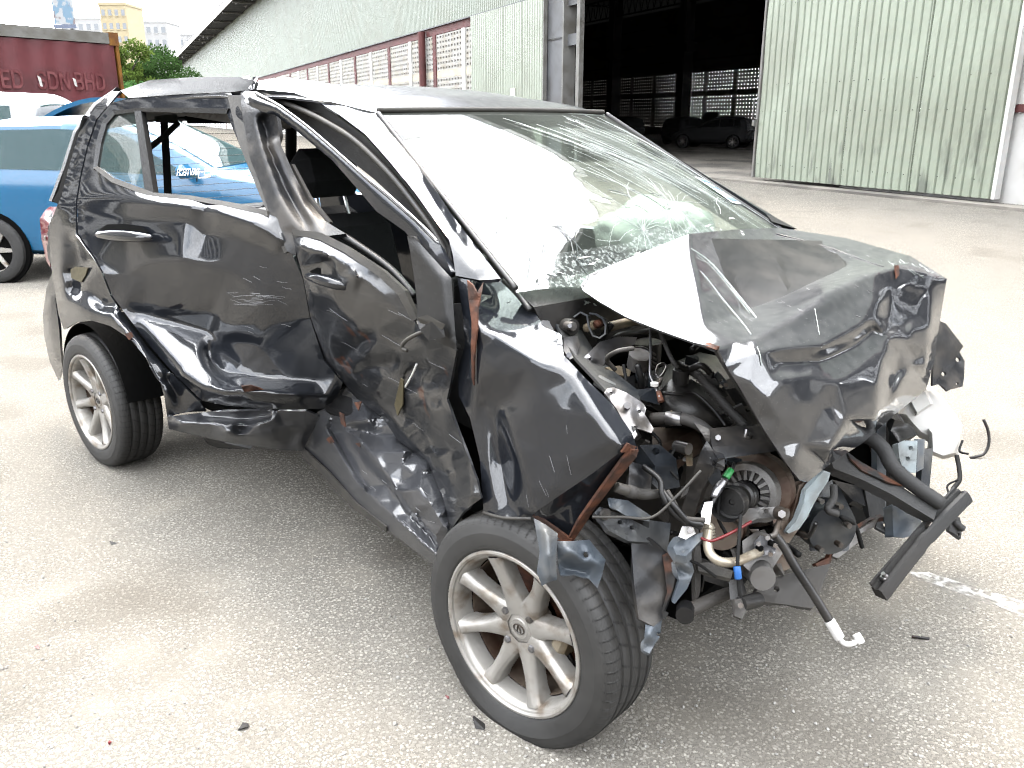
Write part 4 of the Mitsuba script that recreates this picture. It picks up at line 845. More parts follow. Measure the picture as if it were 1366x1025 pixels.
def handle(cx, cy, w, d, sub, ang=0):
    "pull handle on the flank: a tapering bar over a black recess"
    ca, sa_ = math.cos(ang), math.sin(ang); pt = lambda a, b, dd: D(*S(cx+ca*a-sa_*b, cy+sa_*a+ca*b, d+dd))
    part('handle_recess', hull([pt(a*w*.42, b*9-7, dd) for a, b in ((-1, 0), (-.7, -.8), (0, -1), (.7, -.8), (1, 0), (.5, .7), (-.5, .7)) for dd in (-.004, .01)]), 'mat_void', 30, sub)
    n = [(-1, 1.5, -.006), (-.9, 4.5, -.018), (-.5, 6.8, -.035), (0, 7.6, -.042), (.5, 6.8, -.036), (.9, 4.5, -.02), (1, 1.5, -.006)]
    ring = []
    for a, r_, dd in n: ring.append([pt(a*w/2, math.sin(t_)*r_, dd+.013*math.cos(t_)*(r_/7.6)) for t_ in np.linspace(0, 2*math.pi, 12, endpoint=False)])
    part('door_handle', cat(grid_mesh(np.array(ring), close=True)), 'mat_paint', True, sub)
handle(165, 315, 78, .004, 'rear_door', .06)
# front door: frame bent away from the body, skin crumpled
part('b_pillar_frame', panel([S(321, 124, -.012), S(342, 126, -.012), S(368, 150, .0), S(375, 194, .03), S(392, 232, .06), S(412, 269, .085), S(434, 295, .09), S(461, 312, .08), S(428, 316, .06), S(392, 311, .055), S(395, 342, .07), S(383, 335, .055), S(360, 287, .03), S(346, 243, .015), S(333, 210, .0), S(322, 146, -.01)],
     [[S(340, 150, -.02), S(352, 200, -.008), S(372, 260, .02), S(398, 305, .045)], [S(350, 165, .03), S(366, 215, .05), S(392, 270, .075), S(410, 300, .075)], [S(360, 190, .005), S(385, 245, .04), S(420, 300, .06)]], step=4, sm=1, th=.012), 'mat_black_metal', True, 'front_door')
part('door_frame_arch', panel([S(322, 121, -.016), S(342, 122, -.02), S(375, 140, -.025), S(408, 165, -.025), S(441, 193, -.022), S(485, 231, -.018), S(518, 257, -.012), S(540, 279, -.01), S(562, 297, -.006), S(584, 319, 0), S(602, 364, .0), S(600, 372, .01), S(575, 345, .0), S(546, 316, .0), S(540, 309, .0), S(502, 282, -.005), S(474, 249, -.01), S(443, 214, -.012), S(392, 172, -.012), S(366, 153, -.01), S(330, 148, -.008)],
     [[S(330, 130, -.03), S(360, 141, -.036), S(400, 170, -.036), S(450, 211, -.032), S(500, 255, -.025), S(545, 295, -.016), S(575, 325, -.01)]], step=4, sm=1, th=.015), 'mat_paint', True, 'front_door')
part('frame_bead', tube([D(*S(u, v, -.03)) for u, v in ((340, 124), (375, 143), (408, 167), (441, 195), (485, 234), (518, 260), (560, 298), (583, 321))], .0035, 6), 'mat_chrome', True, 'front_door')
part('window_seal', panel([S(384, 221, .07), S(389, 219, .065), S(412, 262, .09), S(441, 296, .10), S(436, 300, .10), S(405, 265, .095)], step=4, sm=0, th=.01), 'mat_inner_trim', False, 'front_door')
for dz_, r_ in ((0, .011), (.03, .007)):
    part('door_rail', tube([D(*S(u, v, .10+dz_)) for u, v in ((376, 210), (392, 250), (425, 294), (470, 322), (520, 358), (553, 395))], r_, 7), 'mat_black_plastic', True, 'front_door')
door_f = [S(389, 309, .05), S(425, 317, .05), S(461, 334, .04), S(508, 366, .03), S(534, 391, .03), S(551, 426, .05), S(565, 446, .04), S(609, 468, .01), S(600, 515, .06), S(596, 533, .07), S(612, 578, .04), S(636, 640, .0), S(642, 665, -.005), S(619, 682, .0), S(602, 706, .02), S(590, 661, .07), S(569, 614, .14), S(531, 588, .22), S(513, 561, .26), S(473, 529, .31), S(460, 513, .31), S(433, 481, .25), S(414, 423, .15), S(405, 373, .10), S(396, 340, .07)]
inner_f = [[S(400, 330, .03), S(430, 338, .02), S(470, 358, .02), S(510, 395, .03), S(540, 425, .045)], [S(411, 388, .10), S(447, 402, .075), S(478, 440, .10), S(482, 456, .16)], [S(482, 456, .16), S(474, 490, .215), S(463, 510, .28)], [S(420, 420, .15), S(440, 465, .20), S(458, 495, .26)],
           [S(490, 470, .14), S(505, 488, .18), S(485, 492, .215)], [S(500, 440, .09), S(530, 470, .11), S(540, 510, .16), S(535, 550, .20)], [S(520, 500, .165), S(545, 530, .14), S(560, 570, .16), S(600, 640, .055)], [S(565, 455, .06), S(580, 500, .10), S(590, 540, .075), S(600, 600, .08), S(612, 650, .035)],
           [S(555, 490, .14), S(575, 545, .09), S(580, 600, .13)], [S(495, 530, .23), S(520, 555, .21), S(550, 590, .165), S(590, 640, .085), S(612, 690, .01)], [S(625, 610, .02), S(630, 660, -.01)]]
FD = part('front_door', panel(door_f, inner_f, step=4, sm=0, crumple=(46, .016), ripple=(.003, 12), th=.006, seed=4), 'mat_scuffed', 24, label='front door crushed into deep folds')
part('window_trim', panel([S(388, 306, .045), S(425, 310, .04), S(463, 328, .03), S(511, 361, .02), S(540, 388, .02), S(556, 425, .035), S(550, 430, .04), S(531, 394, .022), S(505, 369, .022), S(459, 337, .03), S(425, 320, .042), S(392, 314, .05)], step=4, sm=0, th=.012), 'mat_trim', False, 'front_door')
handle(436, 376, 62, .075, 'front_door', .28)
part('mirror_base', panel([S(543, 315, -.005), S(552, 316, -.015), S(602, 371, -.02), S(609, 467, -.01), S(585, 458, -.012), S(556, 428, .0), S(557, 411, .0), S(552, 367, .005), S(547, 335, .0)], [[S(552, 330, -.02), S(590, 372, -.03), S(603, 455, -.02)]], step=5, sm=1, th=.02), 'mat_black_plastic', True, 'front_door')
part('mirror_stub', hull([D(*S(u, v, d)) for u, v, d in ((556, 428, -.01), (592, 437, -.03), (594, 450, -.045), (572, 455, -.05), (560, 440, -.05), (575, 428, -.06), (590, 430, -.05))]), 'mat_black_plastic', False, 'front_door')
part('mirror_stub_edge', hull([D(*S(u, v, d)) for u, v, d in ((557, 424, -.065), (570, 420, -.065), (594, 433, -.055), (590, 440, -.05), (560, 431, -.055))]), 'mat_trim', False, 'front_door')
part('hanging_trim', tube([D(*S(u, v, -.03)) for u, v in ((573, 440), (556, 446), (541, 455), (536, 464), (543, 468))], .005, 6), 'mat_trim', True, 'front_door')
part('white_scrape', tube([D(*S(u, v, -.012+d)) for u, v, d in ((556, 486, .10), (550, 500, .11), (541, 516, .13))], .003, 5), 'mat_white_plastic', True, 'front_door')
part('bare_primer_patch', panel([S(534, 505, .13), S(538, 508, .13), S(537, 540, .165), S(530, 555, .19), S(526, 540, .185)], step=4, sm=0, th=.004), 'mat_primer', False, 'front_door')
# sills
part('rear_sill', panel([S(223, 556, .02), S(275, 550, .09), S(345, 548, .15), S(410, 549, .26), S(426, 556, .30), S(412, 585, .31), S(404, 602, .30), S(370, 600, .24), S(300, 590, .13), S(270, 583, .09), S(235, 575, .05), S(225, 572, .05)],
     [[S(240, 565, -.01), S(290, 566, .06), S(345, 568, .13), S(405, 572, .27)], [S(270, 556, .08), S(330, 560, .17), S(360, 556, .19)], [S(300, 578, .05), S(360, 588, .18)], [S(320, 573, .14), S(345, 565, .12), S(362, 558, .16)]], step=3.5, sm=1, crumple=(14, .02), th=.008, seed=2), 'mat_sill', True)
part('jacking_flap', panel([S(270, 582, .12), S(300, 591, .18), S(335, 599, .22), S(332, 600, .24), S(290, 598, .2), S(276, 592, .15)], step=5, sm=0, th=.02), 'mat_black_plastic')
sill = [S(423, 550, .31), S(412, 570, .33), S(401, 593, .34), S(408, 605, .33), S(437, 632, .26), S(473, 673, .18), S(514, 705, .10), S(560, 740, .05), S(580, 756, .04), S(592, 768, .04), S(593, 731, .03), S(601, 706, .03), S(592, 661, .09), S(570, 614, .16), S(532, 589, .24), S(514, 562, .28), S(474, 530, .33), S(461, 517, .33), S(452, 536, .33)]
inner_s = [[S(430, 565, .28), S(452, 596, .23), S(472, 637, .17), S(505, 672, .09), S(543, 705, .03), S(582, 742, .0)], [S(455, 560, .28), S(470, 590, .24), S(490, 622, .19), S(525, 655, .12), S(546, 686, .08), S(578, 718, .05)], [S(478, 585, .20), S(500, 612, .14), S(525, 648, .085), S(548, 682, .045), S(580, 716, .02)],
           [S(499, 604, .16), S(540, 602, .15)], [S(537, 643, .11), S(569, 626, .11)], [S(540, 655, .055), S(560, 652, .05), S(585, 690, .02)], [S(552, 690, .06), S(598, 703, .01)], [S(490, 560, .24), S(505, 580, .27), S(482, 575, .27)], [S(440, 575, .29), S(462, 610, .235), S(490, 655, .155)]]
part('front_sill', panel(sill, inner_s, step=3.5, sm=0, crumple=(24, .010), th=.008, seed=9), 'mat_sill', 24, label='sill crushed into a deep V under the front door')
part('sill_seam', panel([S(401, 596, .33), S(408, 602, .31), S(438, 630, .24), S(474, 671, .16), S(515, 703, .085), S(515, 710, .09), S(470, 678, .17), S(434, 638, .25), S(404, 610, .32)], step=5, sm=0, th=.006), 'mat_trim')
for q in (((435, 586), (441, 582), (445, 590), (440, 592)), ((474, 592), (482, 590), (480, 597)), ((452, 550), (458, 553), (461, 570), (455, 566)), ((472, 537), (482, 536), (478, 548))):
    part('rust_patch', panel([S(u, v, .18+.12*(495-u)/100-.0) for u, v in q], step=3, sm=0, th=.003), 'mat_rust')
part('rust_patch', panel([S(322, 516, -.005), S(335, 514, .02), S(365, 526, .09), S(340, 528, .04), S(326, 524, .01)], step=3, sm=0, th=.004, crumple=(5, .004)), 'mat_rust')
part('rust_patch', panel([S(166, 446, -.028), S(174, 443, -.028), S(177, 450, -.025), S(172, 454, -.026)], step=3, sm=0, th=.004), 'mat_rust')
# front wing
wa = plane_t(S(636, 436, .0), S(745, 494, -.02), S(700, 400, .19)); wb_ = plane_t(S(760, 500, -.02), S(827, 596, -.05), S(802, 522, .022))
wing = [S(610, 371, .0), S(628, 374, .01), wa(646, 377), wa(675, 372), wa(690, 388), wa(708, 409), wa(727, 437), wa(749, 446), wb_(752, 474), wb_(782, 506), wb_(816, 539), wb_(843, 578), S(851, 601, .03), S(840, 604, -.01), S(829, 602, -.03), S(790, 632, -.03), S(716, 682, -.035), S(709, 690, -.005),
        S(671, 689, -.01), S(645, 682, .01), S(640, 612, .03), S(627, 558, .05), S(612, 528, .08), S(611, 492, .07), S(620, 462, .03), S(618, 424, .02)]
wf = plane_t(S(662, 447, -.012), S(826, 597, -.048), S(714, 680, -.040))
inner_w = [[S(632, 380, .0), S(632, 440, -.008), S(632, 500, .02), S(636, 560, .045)], [wa(636, 440), wa(662, 447), wa(708, 477), wa(743, 494), wb_(762, 500), wb_(797, 556), wb_(827, 597)], wa(700, 432), wa(725, 460), wa(665, 415), wa(660, 395), wa(690, 420), wb_(790, 530), wb_(815, 560), [S(635, 500, .015), S(660, 492, -.005), S(690, 520, .0), S(672, 545, .02), S(640, 530, .035)], [S(673, 546, .006), wf(690, 600), wf(714, 679)], [S(658, 560, .045), S(670, 620, .050), S(682, 676, .010)], [S(648, 540, .05), S(653, 600, .030), S(658, 660, .010)],
           wf(720, 520), wf(745, 550), wf(785, 605), wf(720, 600), wf(750, 620), wf(705, 490), wf(710, 545), wf(740, 650)]
part('front_wing', panel(wing, inner_w, step=4, sm=2, ripple=(.004, 8), th=.004, seed=5), 'mat_paint', True, label='buckled front wing with rusty torn edges')
part('wing_underside', panel([S(829, 602, -.03), S(851, 601, .035), S(845, 612, .03), S(820, 643, .03), S(790, 680, .03), S(762, 723, .02), S(740, 710, .015), S(712, 690, -.01), S(716, 682, -.035), S(790, 632, -.03)], [[S(770, 655, -.005), S(735, 695, .0)]], step=4, sm=1, th=.004), 'mat_paint', True, 'front_wing')
part('rusty_edge', panel([S(843, 600, -.012), S(852, 600, .03), S(849, 610, .02), S(822, 643, .02), S(793, 680, .02), S(764, 724, .01), S(757, 722, .0), S(771, 696, -.006), S(800, 655, -.008), S(830, 614, -.02)], step=4, sm=0, th=.006), 'mat_rust', False, 'front_wing')
part('rusty_edge', panel([S(709, 688, -.012), S(716, 688, -.016), S(762, 720, .0), S(760, 727, .0), S(735, 712, -.002)], step=4, sm=0, th=.005), 'mat_rust', False, 'front_wing')
part('rusty_edge', panel([S(838, 592, -.03), S(850, 596, .03), S(852, 603, .03), S(829, 604, -.036)], step=4, sm=0, th=.004), 'mat_rust', False, 'front_wing')
part('rust_scar', panel([S(623, 374, -.008), S(630, 380, -.012), S(636, 391, -.014), S(645, 376, .01), S(643, 390, -.004), S(637, 410, -.014), S(636, 440, -.018), S(632, 480, -.002), S(632, 515, .018), S(629, 505, .012), S(628, 460, -.006), S(629, 430, -.012), S(625, 400, -.008)], step=3, sm=0, th=.004), 'mat_rust', False, 'front_wing')
part('wing_edge', tube([D(*S(u, v, d)) for u, v, d in ((645, 684, .0), (671, 691, -.018), (709, 692, -.014))], .004, 6), 'mat_trim', True, 'front_wing')
# A pillar and its inner rails
ap = [S(338, 119, .03), S(392, 124, .045), S(423, 135, .045), S(452, 153, .04), S(487, 179, .035), S(518, 214, .03), S(551, 254, .025), S(579, 293, .02), S(599, 320, .015), S(604, 340, .012), S(608, 368, .01), S(640, 374, .03), wt(668, 372), wt(600, 283), wt(553, 209), wt(506, 153), S(470, 130, .12), S(440, 112, .14), S(380, 103, .13), S(345, 108, .08)]
mid = [[S(370, 112, .06), S(420, 121, .06), S(460, 142, .055), S(500, 172, .05), S(540, 218, .045), S(575, 268, .035), S(610, 325, .025), S(630, 360, .02)]]
part('a_pillar', panel(ap, mid, step=4, sm=2, th=.01), 'mat_paint', True)
part('pillar_inner', panel([S(336, 122, .05), S(392, 126, .07), S(423, 138, .07), S(452, 156, .065), S(487, 182, .06), S(518, 217, .055), S(551, 257, .05), S(579, 296, .045), S(601, 330, .04), S(604, 366, .03), S(585, 325, .06), S(545, 282, .08), S(500, 240, .10), S(441, 193, .12), S(400, 160, .12), S(360, 135, .10)], step=6, sm=0, th=.01), 'mat_inner_dark', False)
part('pillar_seal', tube([D(*S(u, v, .05)) for u, v in ((345, 123), (401, 146), (438, 165), (474, 188), (518, 230), (551, 270), (581, 312), (598, 345))], .008, 7), 'mat_trim', True)
part('sun_visor', hull([D(*S(u, v, d)) for u, v in ((455, 182), (470, 190), (474, 215), (462, 205)) for d in (.12, .14)]), 'mat_inner_trim')
# rear end: lamp, bumper, tailgate edge
part('tail_lamp', panel([S(66, 276, .20), S(60, 281, .20), S(53, 292, .21), S(55, 318, .22), S(62, 349, .21), S(67, 357, .19), S(66, 338, .16), S(64, 302, .15), S(76, 276, .15)], [[S(60, 292, .17), S(60, 320, .17), S(64, 345, .16)]], step=3, sm=1, th=.03), 'mat_lens_red', True, label='red tail lamp')
part('lamp_housing', panel([S(78, 273, .155), S(64, 290, .165), S(60, 310, .175), S(64, 345, .165), S(70, 356, .145), S(66, 302, .14)], step=3, sm=0, th=.02), 'mat_black_plastic', False)
part('lamp_reflector', box(D(*S(61, 318, .165)), [.02, .01, .02]), 'mat_chrome')
part('tailgate_edge', panel([S(160, 118, .08), S(128, 140, .13), S(101, 176, .155), S(86, 224, .165), S(78, 255, .165), S(70, 268, .17), S(78, 273, .15), S(84, 262, .145), S(92, 225, .145), S(106, 178, .135), S(130, 141, .105)], step=4, sm=0, th=.02), 'mat_void', False)
part('tailgate_edge', panel([S(156, 116, .10), S(124, 138, .15), S(97, 176, .175), S(82, 224, .185), S(65, 268, .19), S(69, 269, .175), S(86, 224, .168), S(101, 177, .158), S(128, 141, .135)], step=4, sm=0, th=.02), 'mat_black_plastic', False)
part('rear_bumper', panel([S(71, 360, .07), S(62, 385, .08), S(57, 420, .09), S(59, 450, .10), S(66, 482, .11), S(78, 508, .12), S(83, 490, .09), S(80, 460, .06), S(79, 440, .05), S(74, 400, .06)], [[S(66, 400, .055), S(64, 440, .06), S(72, 480, .085)]], step=4, sm=1, th=.01), 'mat_paint', True)
al = put(lathe([(.325, -.12), (.345, -.05), (.345, .3), (.05, .3)], 40), trimesh.transformations.translation_matrix([-2.44, -.66, .30]))
al.update_faces(al.triangles_center[:, 2] > .34); part('arch_liner', al, 'mat_void', 30)
part('axle_beam', tube([[-2.44, -.6, .29], [-2.44, .6, .29]], .04, 8, smooth=False), 'mat_dark_steel', True)
part('underbody', cat(box([-1.6, .2, .33], [2.2, .9, .05]), tube([[-2.9, .3, .25], [-1.8, .3, .22], [-.5, .15, .2]], .03, 8)), 'mat_void')
# ------------------------------------------------------------------ wheels
def tyre(R, w, flat=0.0):
    "mesh with uv: u counts tread blocks round the wheel, v runs across the profile"
    pr = [(R*.685, -w*.42), (R*.70, -w*.485), (R*.73, -w*.505), (R*.735, -w*.515), (R*.78, -w*.525), (R*.86, -w*.53), (R*.865, -w*.522), (R*.91, -w*.505), (R*.955, -w*.475), (R*.985, -w*.41)]
    g = R*.968
    for a in (-.27, -.09, .09, .27): pr += [(R*.999, w*a-w*.024), (g, w*a-w*.014), (g, w*a+w*.014), (R*1.0, w*a+w*.024)]
    pr += [(R*.985, w*.41), (R*.955, w*.475), (R*.86, w*.52), (R*.70, w*.485), (R*.685, w*.42)]
    n = 160; pr = np.array(pr); ang = np.arange(n+1)*2*np.pi/n-math.pi/2
    P = np.stack([pr[:, None, 0]*np.cos(ang)[None], np.broadcast_to(pr[:, None, 1], (len(pr), n+1)), pr[:, None, 0]*np.sin(ang)[None]], -1)
    uv = np.stack([np.broadcast_to(np.arange(n+1)/n*72., (len(pr), n+1)), np.broadcast_to((pr[:, 1]/w)[:, None], (len(pr), n+1))+np.where(pr[:, 0] < R*.95, 2., 0.)[:, None]], -1).reshape(-1, 2)
    m = grid_mesh(P); v = m.vertices.copy(); r = np.hypot(v[:, 0], v[:, 2])
    if flat:
        z = v[:, 2]; lim = -R+flat; below = np.clip(lim+.075-z, 0, None)
        sq = np.clip(below/.16, 0, 1); v[:, 1] *= 1+.30*sq**1.1*np.clip((r/R-.72)/.12, 0, 1)*(1-.55*np.clip((r/R-.93)/.07, 0, 1)); v[:, 0] *= 1+.04*sq
        v[:, 2] = np.where(z < lim, lim+(z-lim)*.03, z)
    m.vertices = v; return m, uv
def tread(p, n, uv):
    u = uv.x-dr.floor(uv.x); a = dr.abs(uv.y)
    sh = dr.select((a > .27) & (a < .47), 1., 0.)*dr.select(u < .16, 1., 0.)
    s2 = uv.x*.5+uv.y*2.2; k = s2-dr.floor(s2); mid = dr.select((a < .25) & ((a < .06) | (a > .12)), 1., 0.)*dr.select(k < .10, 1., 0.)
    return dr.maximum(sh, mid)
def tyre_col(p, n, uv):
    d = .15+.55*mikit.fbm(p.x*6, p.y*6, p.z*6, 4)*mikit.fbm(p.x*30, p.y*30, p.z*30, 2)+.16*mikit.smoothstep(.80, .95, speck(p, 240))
    return mikit.mix((.020, .020, .020), (.12, .115, .105), d)*(1-.75*tread(p, n, uv))  # shade of the tread grooves is put into the rubber colour
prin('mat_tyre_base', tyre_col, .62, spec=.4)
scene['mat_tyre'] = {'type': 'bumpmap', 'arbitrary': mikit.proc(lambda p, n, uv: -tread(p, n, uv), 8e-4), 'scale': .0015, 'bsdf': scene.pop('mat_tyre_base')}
def alloy(R, w, k=8):
    rim = lathe([(R*.615, -w*.20), (R*.632, -w*.40), (R*.650, -w*.455), (R*.668, -w*.47), (R*.672, -w*.50), (R*.690, -w*.52), (R*.708, -w*.515), (R*.715, -w*.50), (R*.715, -w*.42), (R*.66, -w*.38)], 96)
    sp = []
    for i in range(k):
        a = (i+.5)*2*math.pi/k; c, s_ = math.cos(a), math.sin(a)
        st_ = [(.12, .125, -.32, -.10), (.20, .115, -.34, -.12), (.28, .088, -.355, -.13), (.40, .068, -.385, -.15), (.52, .064, -.425, -.17), (.60, .074, -.455, -.17), (.64, .090, -.465, -.15)]
        ring = []
        for r_, h_, y0, y1 in st_:
            ring.append([[c*R*r_-s_*R*q, w*y, s_*R*r_+c*R*q] for q, y in ((-h_, y1), (-h_*.95, y0*.80), (-h_*.55, y0), (h_*.55, y0), (h_*.95, y0*.80), (h_, y1))])
        sp.append(grid_mesh(np.array(ring), close=True, flip=True))
    hub = lathe([(.001, -w*.315), (R*.085, -w*.325), (R*.095, -w*.31), (R*.17, -w*.295), (R*.25, -w*.27), (R*.265, -w*.16), (R*.25, -w*.05), (.001, -w*.05)], 48)
    lug = []
    for i in range(4):
        a = math.pi/4+i*math.pi/2+.15
        lug.append((math.cos(a)*R*.185, math.sin(a)*R*.185))
    return rim, sp, hub, lug
def car_wheel(name, c, R, w, flat, label, tilt=0.0, toe=0.0, sides=-1, spin=0.0):
    M = trimesh.transformations.translation_matrix(c)@trimesh.transformations.rotation_matrix(toe, [0, 0, 1])@trimesh.transformations.rotation_matrix(tilt, [1, 0, 0])
    if sides > 0: M = M@trimesh.transformations.rotation_matrix(math.pi, [0, 0, 1])
    MS_ = M@trimesh.transformations.rotation_matrix(spin, [0, 1, 0])
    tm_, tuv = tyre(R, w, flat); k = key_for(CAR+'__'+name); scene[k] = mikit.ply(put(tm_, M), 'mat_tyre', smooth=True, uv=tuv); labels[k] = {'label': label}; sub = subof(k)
    rim, sp, hub, lug = alloy(R, w)
    part('rim', put(rim, MS_), 'mat_alloy', 40, sub)
    part('barrel', put(lathe([(R*.612, w*.42), (R*.605, -w*.20), (R*.60, -w*.20), (R*.60, w*.42)], 64), MS_), 'mat_brown_cast', 40, sub)
    for s in sp: part('spoke', put(s, MS_), 'mat_alloy', 50, sub)
    part('hub', put(hub, MS_), 'mat_alloy', 40, sub)
    for x, z in lug:
        q = MS_@trimesh.transformations.translation_matrix([x, 0, z])
        part('nut_well', put(lathe([(.001, -w*.298), (R*.046, -w*.302), (R*.052, -w*.22)], 20), q), 'mat_void', 40, sub)
        part('wheel_nut', put(lathe([(.001, -w*.37), (R*.028, -w*.365), (R*.034, -w*.34), (R*.034, -w*.2)], 6), q), 'mat_steel', False, sub)
    em = [tube([[R*.055*math.cos(t_), -w*.329, R*.04*math.sin(t_)] for t_ in np.linspace(0, 2*math.pi, 20)], R*.006, 5), tube([[-R*.02, -w*.329, -R*.03], [-R*.012, -w*.329, R*.03], [R*.012, -w*.329, R*.0], [R*.02, -w*.329, -R*.03]], R*.006, 5, smooth=False)]
    part('hub_emblem', put(cat(*em), MS_), 'mat_cast', True, sub)
    part('brake_disc', put(lathe([(R*.18, w*.12), (R*.46, w*.10), (R*.46, w*.16), (R*.18, w*.18)], 48), M), 'mat_rust' if flat else 'mat_cast', 40, sub)
    part('wheel_back', put(lathe([(R*.60, w*.3), (R*.4, w*.42), (.001, w*.42)], 32), M), 'mat_void', False, sub)
    if flat:
        part('brake_caliper', put(cat(box([R*.33, w*.02, R*.08], [R*.15, w*.5, R*.30], bev=.012), box([R*.36, -w*.08, -R*.10], [R*.12, w*.3, R*.12], bev=.01)), M@trimesh.transformations.rotation_matrix(.35, [0, 1, 0])), 'mat_beige', 30, sub)
        part('brake_hose', put(tube([[R*.3, 0, -R*.1], [R*.42, 0, -R*.28], [R*.3, .02, -R*.36]], .008, 6), M), 'mat_black_plastic', True, sub)
car_wheel('rear_wheel', [-2.44, -.80+.085, .288], .292, .185, 0, 'rear wheel with a worn tyre and eight spoke alloy rim', spin=.1)
car_wheel('front_wheel', [.0, -.832+.085, .264], .297, .185, .028, 'front wheel with a flat tyre, its rim near the ground', spin=.05)
car_wheel('left_front_wheel', [.10, .74, .285], .29, .18, 0, 'front wheel on the far side', sides=1, toe=.25)
car_wheel('left_rear_wheel', [-2.44, .715, .288], .29, .18, 0, 'rear wheel on the far side', sides=1)
# ------------------------------------------------------------------ bonnet, folded over the engine bay
hp = plane_t(ty(920, 312, -.21), ty(946, 458, -.61), ty(770, 373, -.47))
hood_out = [hp(770, 373), hp(778, 388), hp(800, 403), hp(835, 423), hp(880, 441), hp(925, 457), ty(958, 465, -.635), ty(972, 495, -.62), ty(985, 515, -.61), ty(1020, 575, -.575), ty(1050, 620, -.52), ty(1066, 640, -.47), ty(1078, 643, -.43), ty(1110, 617, -.25), ty(1150, 592, -.02), ty(1195, 552, .2), ty(1235, 521, .42), ty(1247, 480, .5), ty(1252, 440, .54),
            ty(1263, 372, .62), ty(1215, 342, .64), ty(1130, 318, .64), ty(1040, 304, .56), ty(985, 306, .26), hp(920, 312), hp(870, 332), hp(815, 354)]
cr = [hp(946, 458), ty(960, 464, -.625), tx(1000, 449, .385), tx(1060, 418, .40), tx(1100, 391, .405), tx(1150, 369, .415), tx(1193, 355, .425), tx(1235, 362, .45), ty(1262, 373, .615)]
fx = lambda u, v, d: (lambda k: tx(u, v, k+d))(np.interp(v-np.interp(u, [960, 1000, 1060, 1100, 1150, 1193, 1262], [464, 449, 418, 391, 369, 355, 372]), [0, 25, 110, 230], [.405, .435, .485, .535])+np.interp(u, [960, 1080, 1200, 1262], [-.01, 0, .02, .045]))
hood_in = [cr, [hp(920, 313), hp(922, 345), hp(930, 380), hp(936, 420), hp(946, 455)], hp(860, 390), hp(890, 370), hp(880, 415), hp(820, 380),
           [ty(1000, 360, .0), ty(1060, 350, .2), ty(1110, 340, .42)], [ty(1000, 410, -.27), ty(1080, 375, .06), ty(1150, 345, .40)], [ty(1035, 312, .48), ty(1110, 335, .40), ty(1185, 352, .43)],
           [fx(1004, 454, -0.0006), fx(1050, 432, -0.0009), fx(1100, 404, -0.0009), fx(1150, 380, -0.0009)],                                  # rolled edge under the crest
           [fx(1008, 470, 0.0066), fx(1050, 464, 0.0110), fx(1098, 462, 0.0154), fx(1150, 434, 0.0143), fx(1166, 395, 0.0066)],                # upper fold
           [fx(1020, 458, -0.0018), fx(1060, 440, -0.0027), fx(1110, 420, -0.0030), fx(1150, 398, -0.0018)],
           [fx(1030, 500, 0.0055), fx(1042, 507, 0.0121), fx(1080, 500, 0.0121), fx(1118, 511, 0.0176), fx(1150, 488, 0.0165), fx(1183, 461, 0.0121)],  # lower fold
           [fx(1040, 486, -0.0055), fx(1090, 484, -0.0077), fx(1140, 462, -0.0055), fx(1165, 440, -0.0033)], [fx(1076, 478, -0.0011), fx(1088, 500, 0.0110)],
           [fx(1196, 362, 0.0000), fx(1188, 395, -0.0121), fx(1184, 425, -0.0077), fx(1180, 462, 0.0165), fx(1172, 514, 0.0248), fx(1169, 560, 0.0193)], [fx(1174, 400, 0.0077), fx(1166, 428, 0.0132)], [fx(1168, 428, 0.0154), fx(1186, 450, 0.0165)],
           [fx(1212, 378, 0.0040), fx(1230, 396, -0.0064), fx(1222, 420, -0.0080), fx(1205, 436, -0.0064)], [fx(1216, 440, 0.0072), fx(1200, 470, 0.0033)], [fx(1240, 385, 0.0040), fx(1242, 430, 0.0040), fx(1236, 490, 0.0000)], [fx(1222, 480, -0.0088), fx(1204, 503, 0.0099), fx(1190, 530, 0.0066)],
           [fx(1072, 590, -0.0055), fx(1060, 610, -0.0066)], [fx(1040, 560, -0.0033), fx(1070, 540, 0.0066), fx(1110, 545, 0.0077)], [fx(1130, 560, 0.0165), fx(1110, 600, 0.0066)], [fx(1022, 530, 0.0022), fx(1000, 510, -0.0066)], [fx(1195, 500, -0.0066), fx(1185, 545, -0.0066)]]
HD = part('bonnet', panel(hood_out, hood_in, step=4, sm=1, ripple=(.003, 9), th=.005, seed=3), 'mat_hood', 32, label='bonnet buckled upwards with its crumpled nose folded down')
part('bonnet_lining', panel([(u, v, t*1.018) for u, v, t in [hp(795, 396), hp(880, 438), ty(955, 467, -.61), ty(985, 517, -.59), ty(1050, 618, -.5), ty(1075, 638, -.42), ty(1150, 590, -.0), ty(1230, 520, .42), ty(1250, 430, .53), ty(1250, 372, .6), ty(1130, 322, .62), ty(930, 318, -.16)]], [[(u, v, t*1.03) for u, v, t in [tx(975, 470, .36), tx(1060, 420, .38), tx(1150, 370, .40), tx(1235, 364, .43)]]], step=8, sm=0, th=.006), 'mat_engine_black', False, 'bonnet')
part('chipped_edge', panel([(u, v, t*.996) for u, v, t in [hp(938, 459), hp(946, 457), ty(958, 462, -.637), ty(956, 467, -.637), hp(942, 462)]], step=3, sm=0, th=.004), 'mat_rust', False, 'bonnet')
part('chipped_edge', panel([(u, v, t*.995) for u, v, t in [tx(1194, 354, .428), tx(1199, 354, .43), tx(1200, 366, .44), tx(1196, 372, .44)]], step=3, sm=0, th=.003), 'mat_rust', False, 'bonnet')
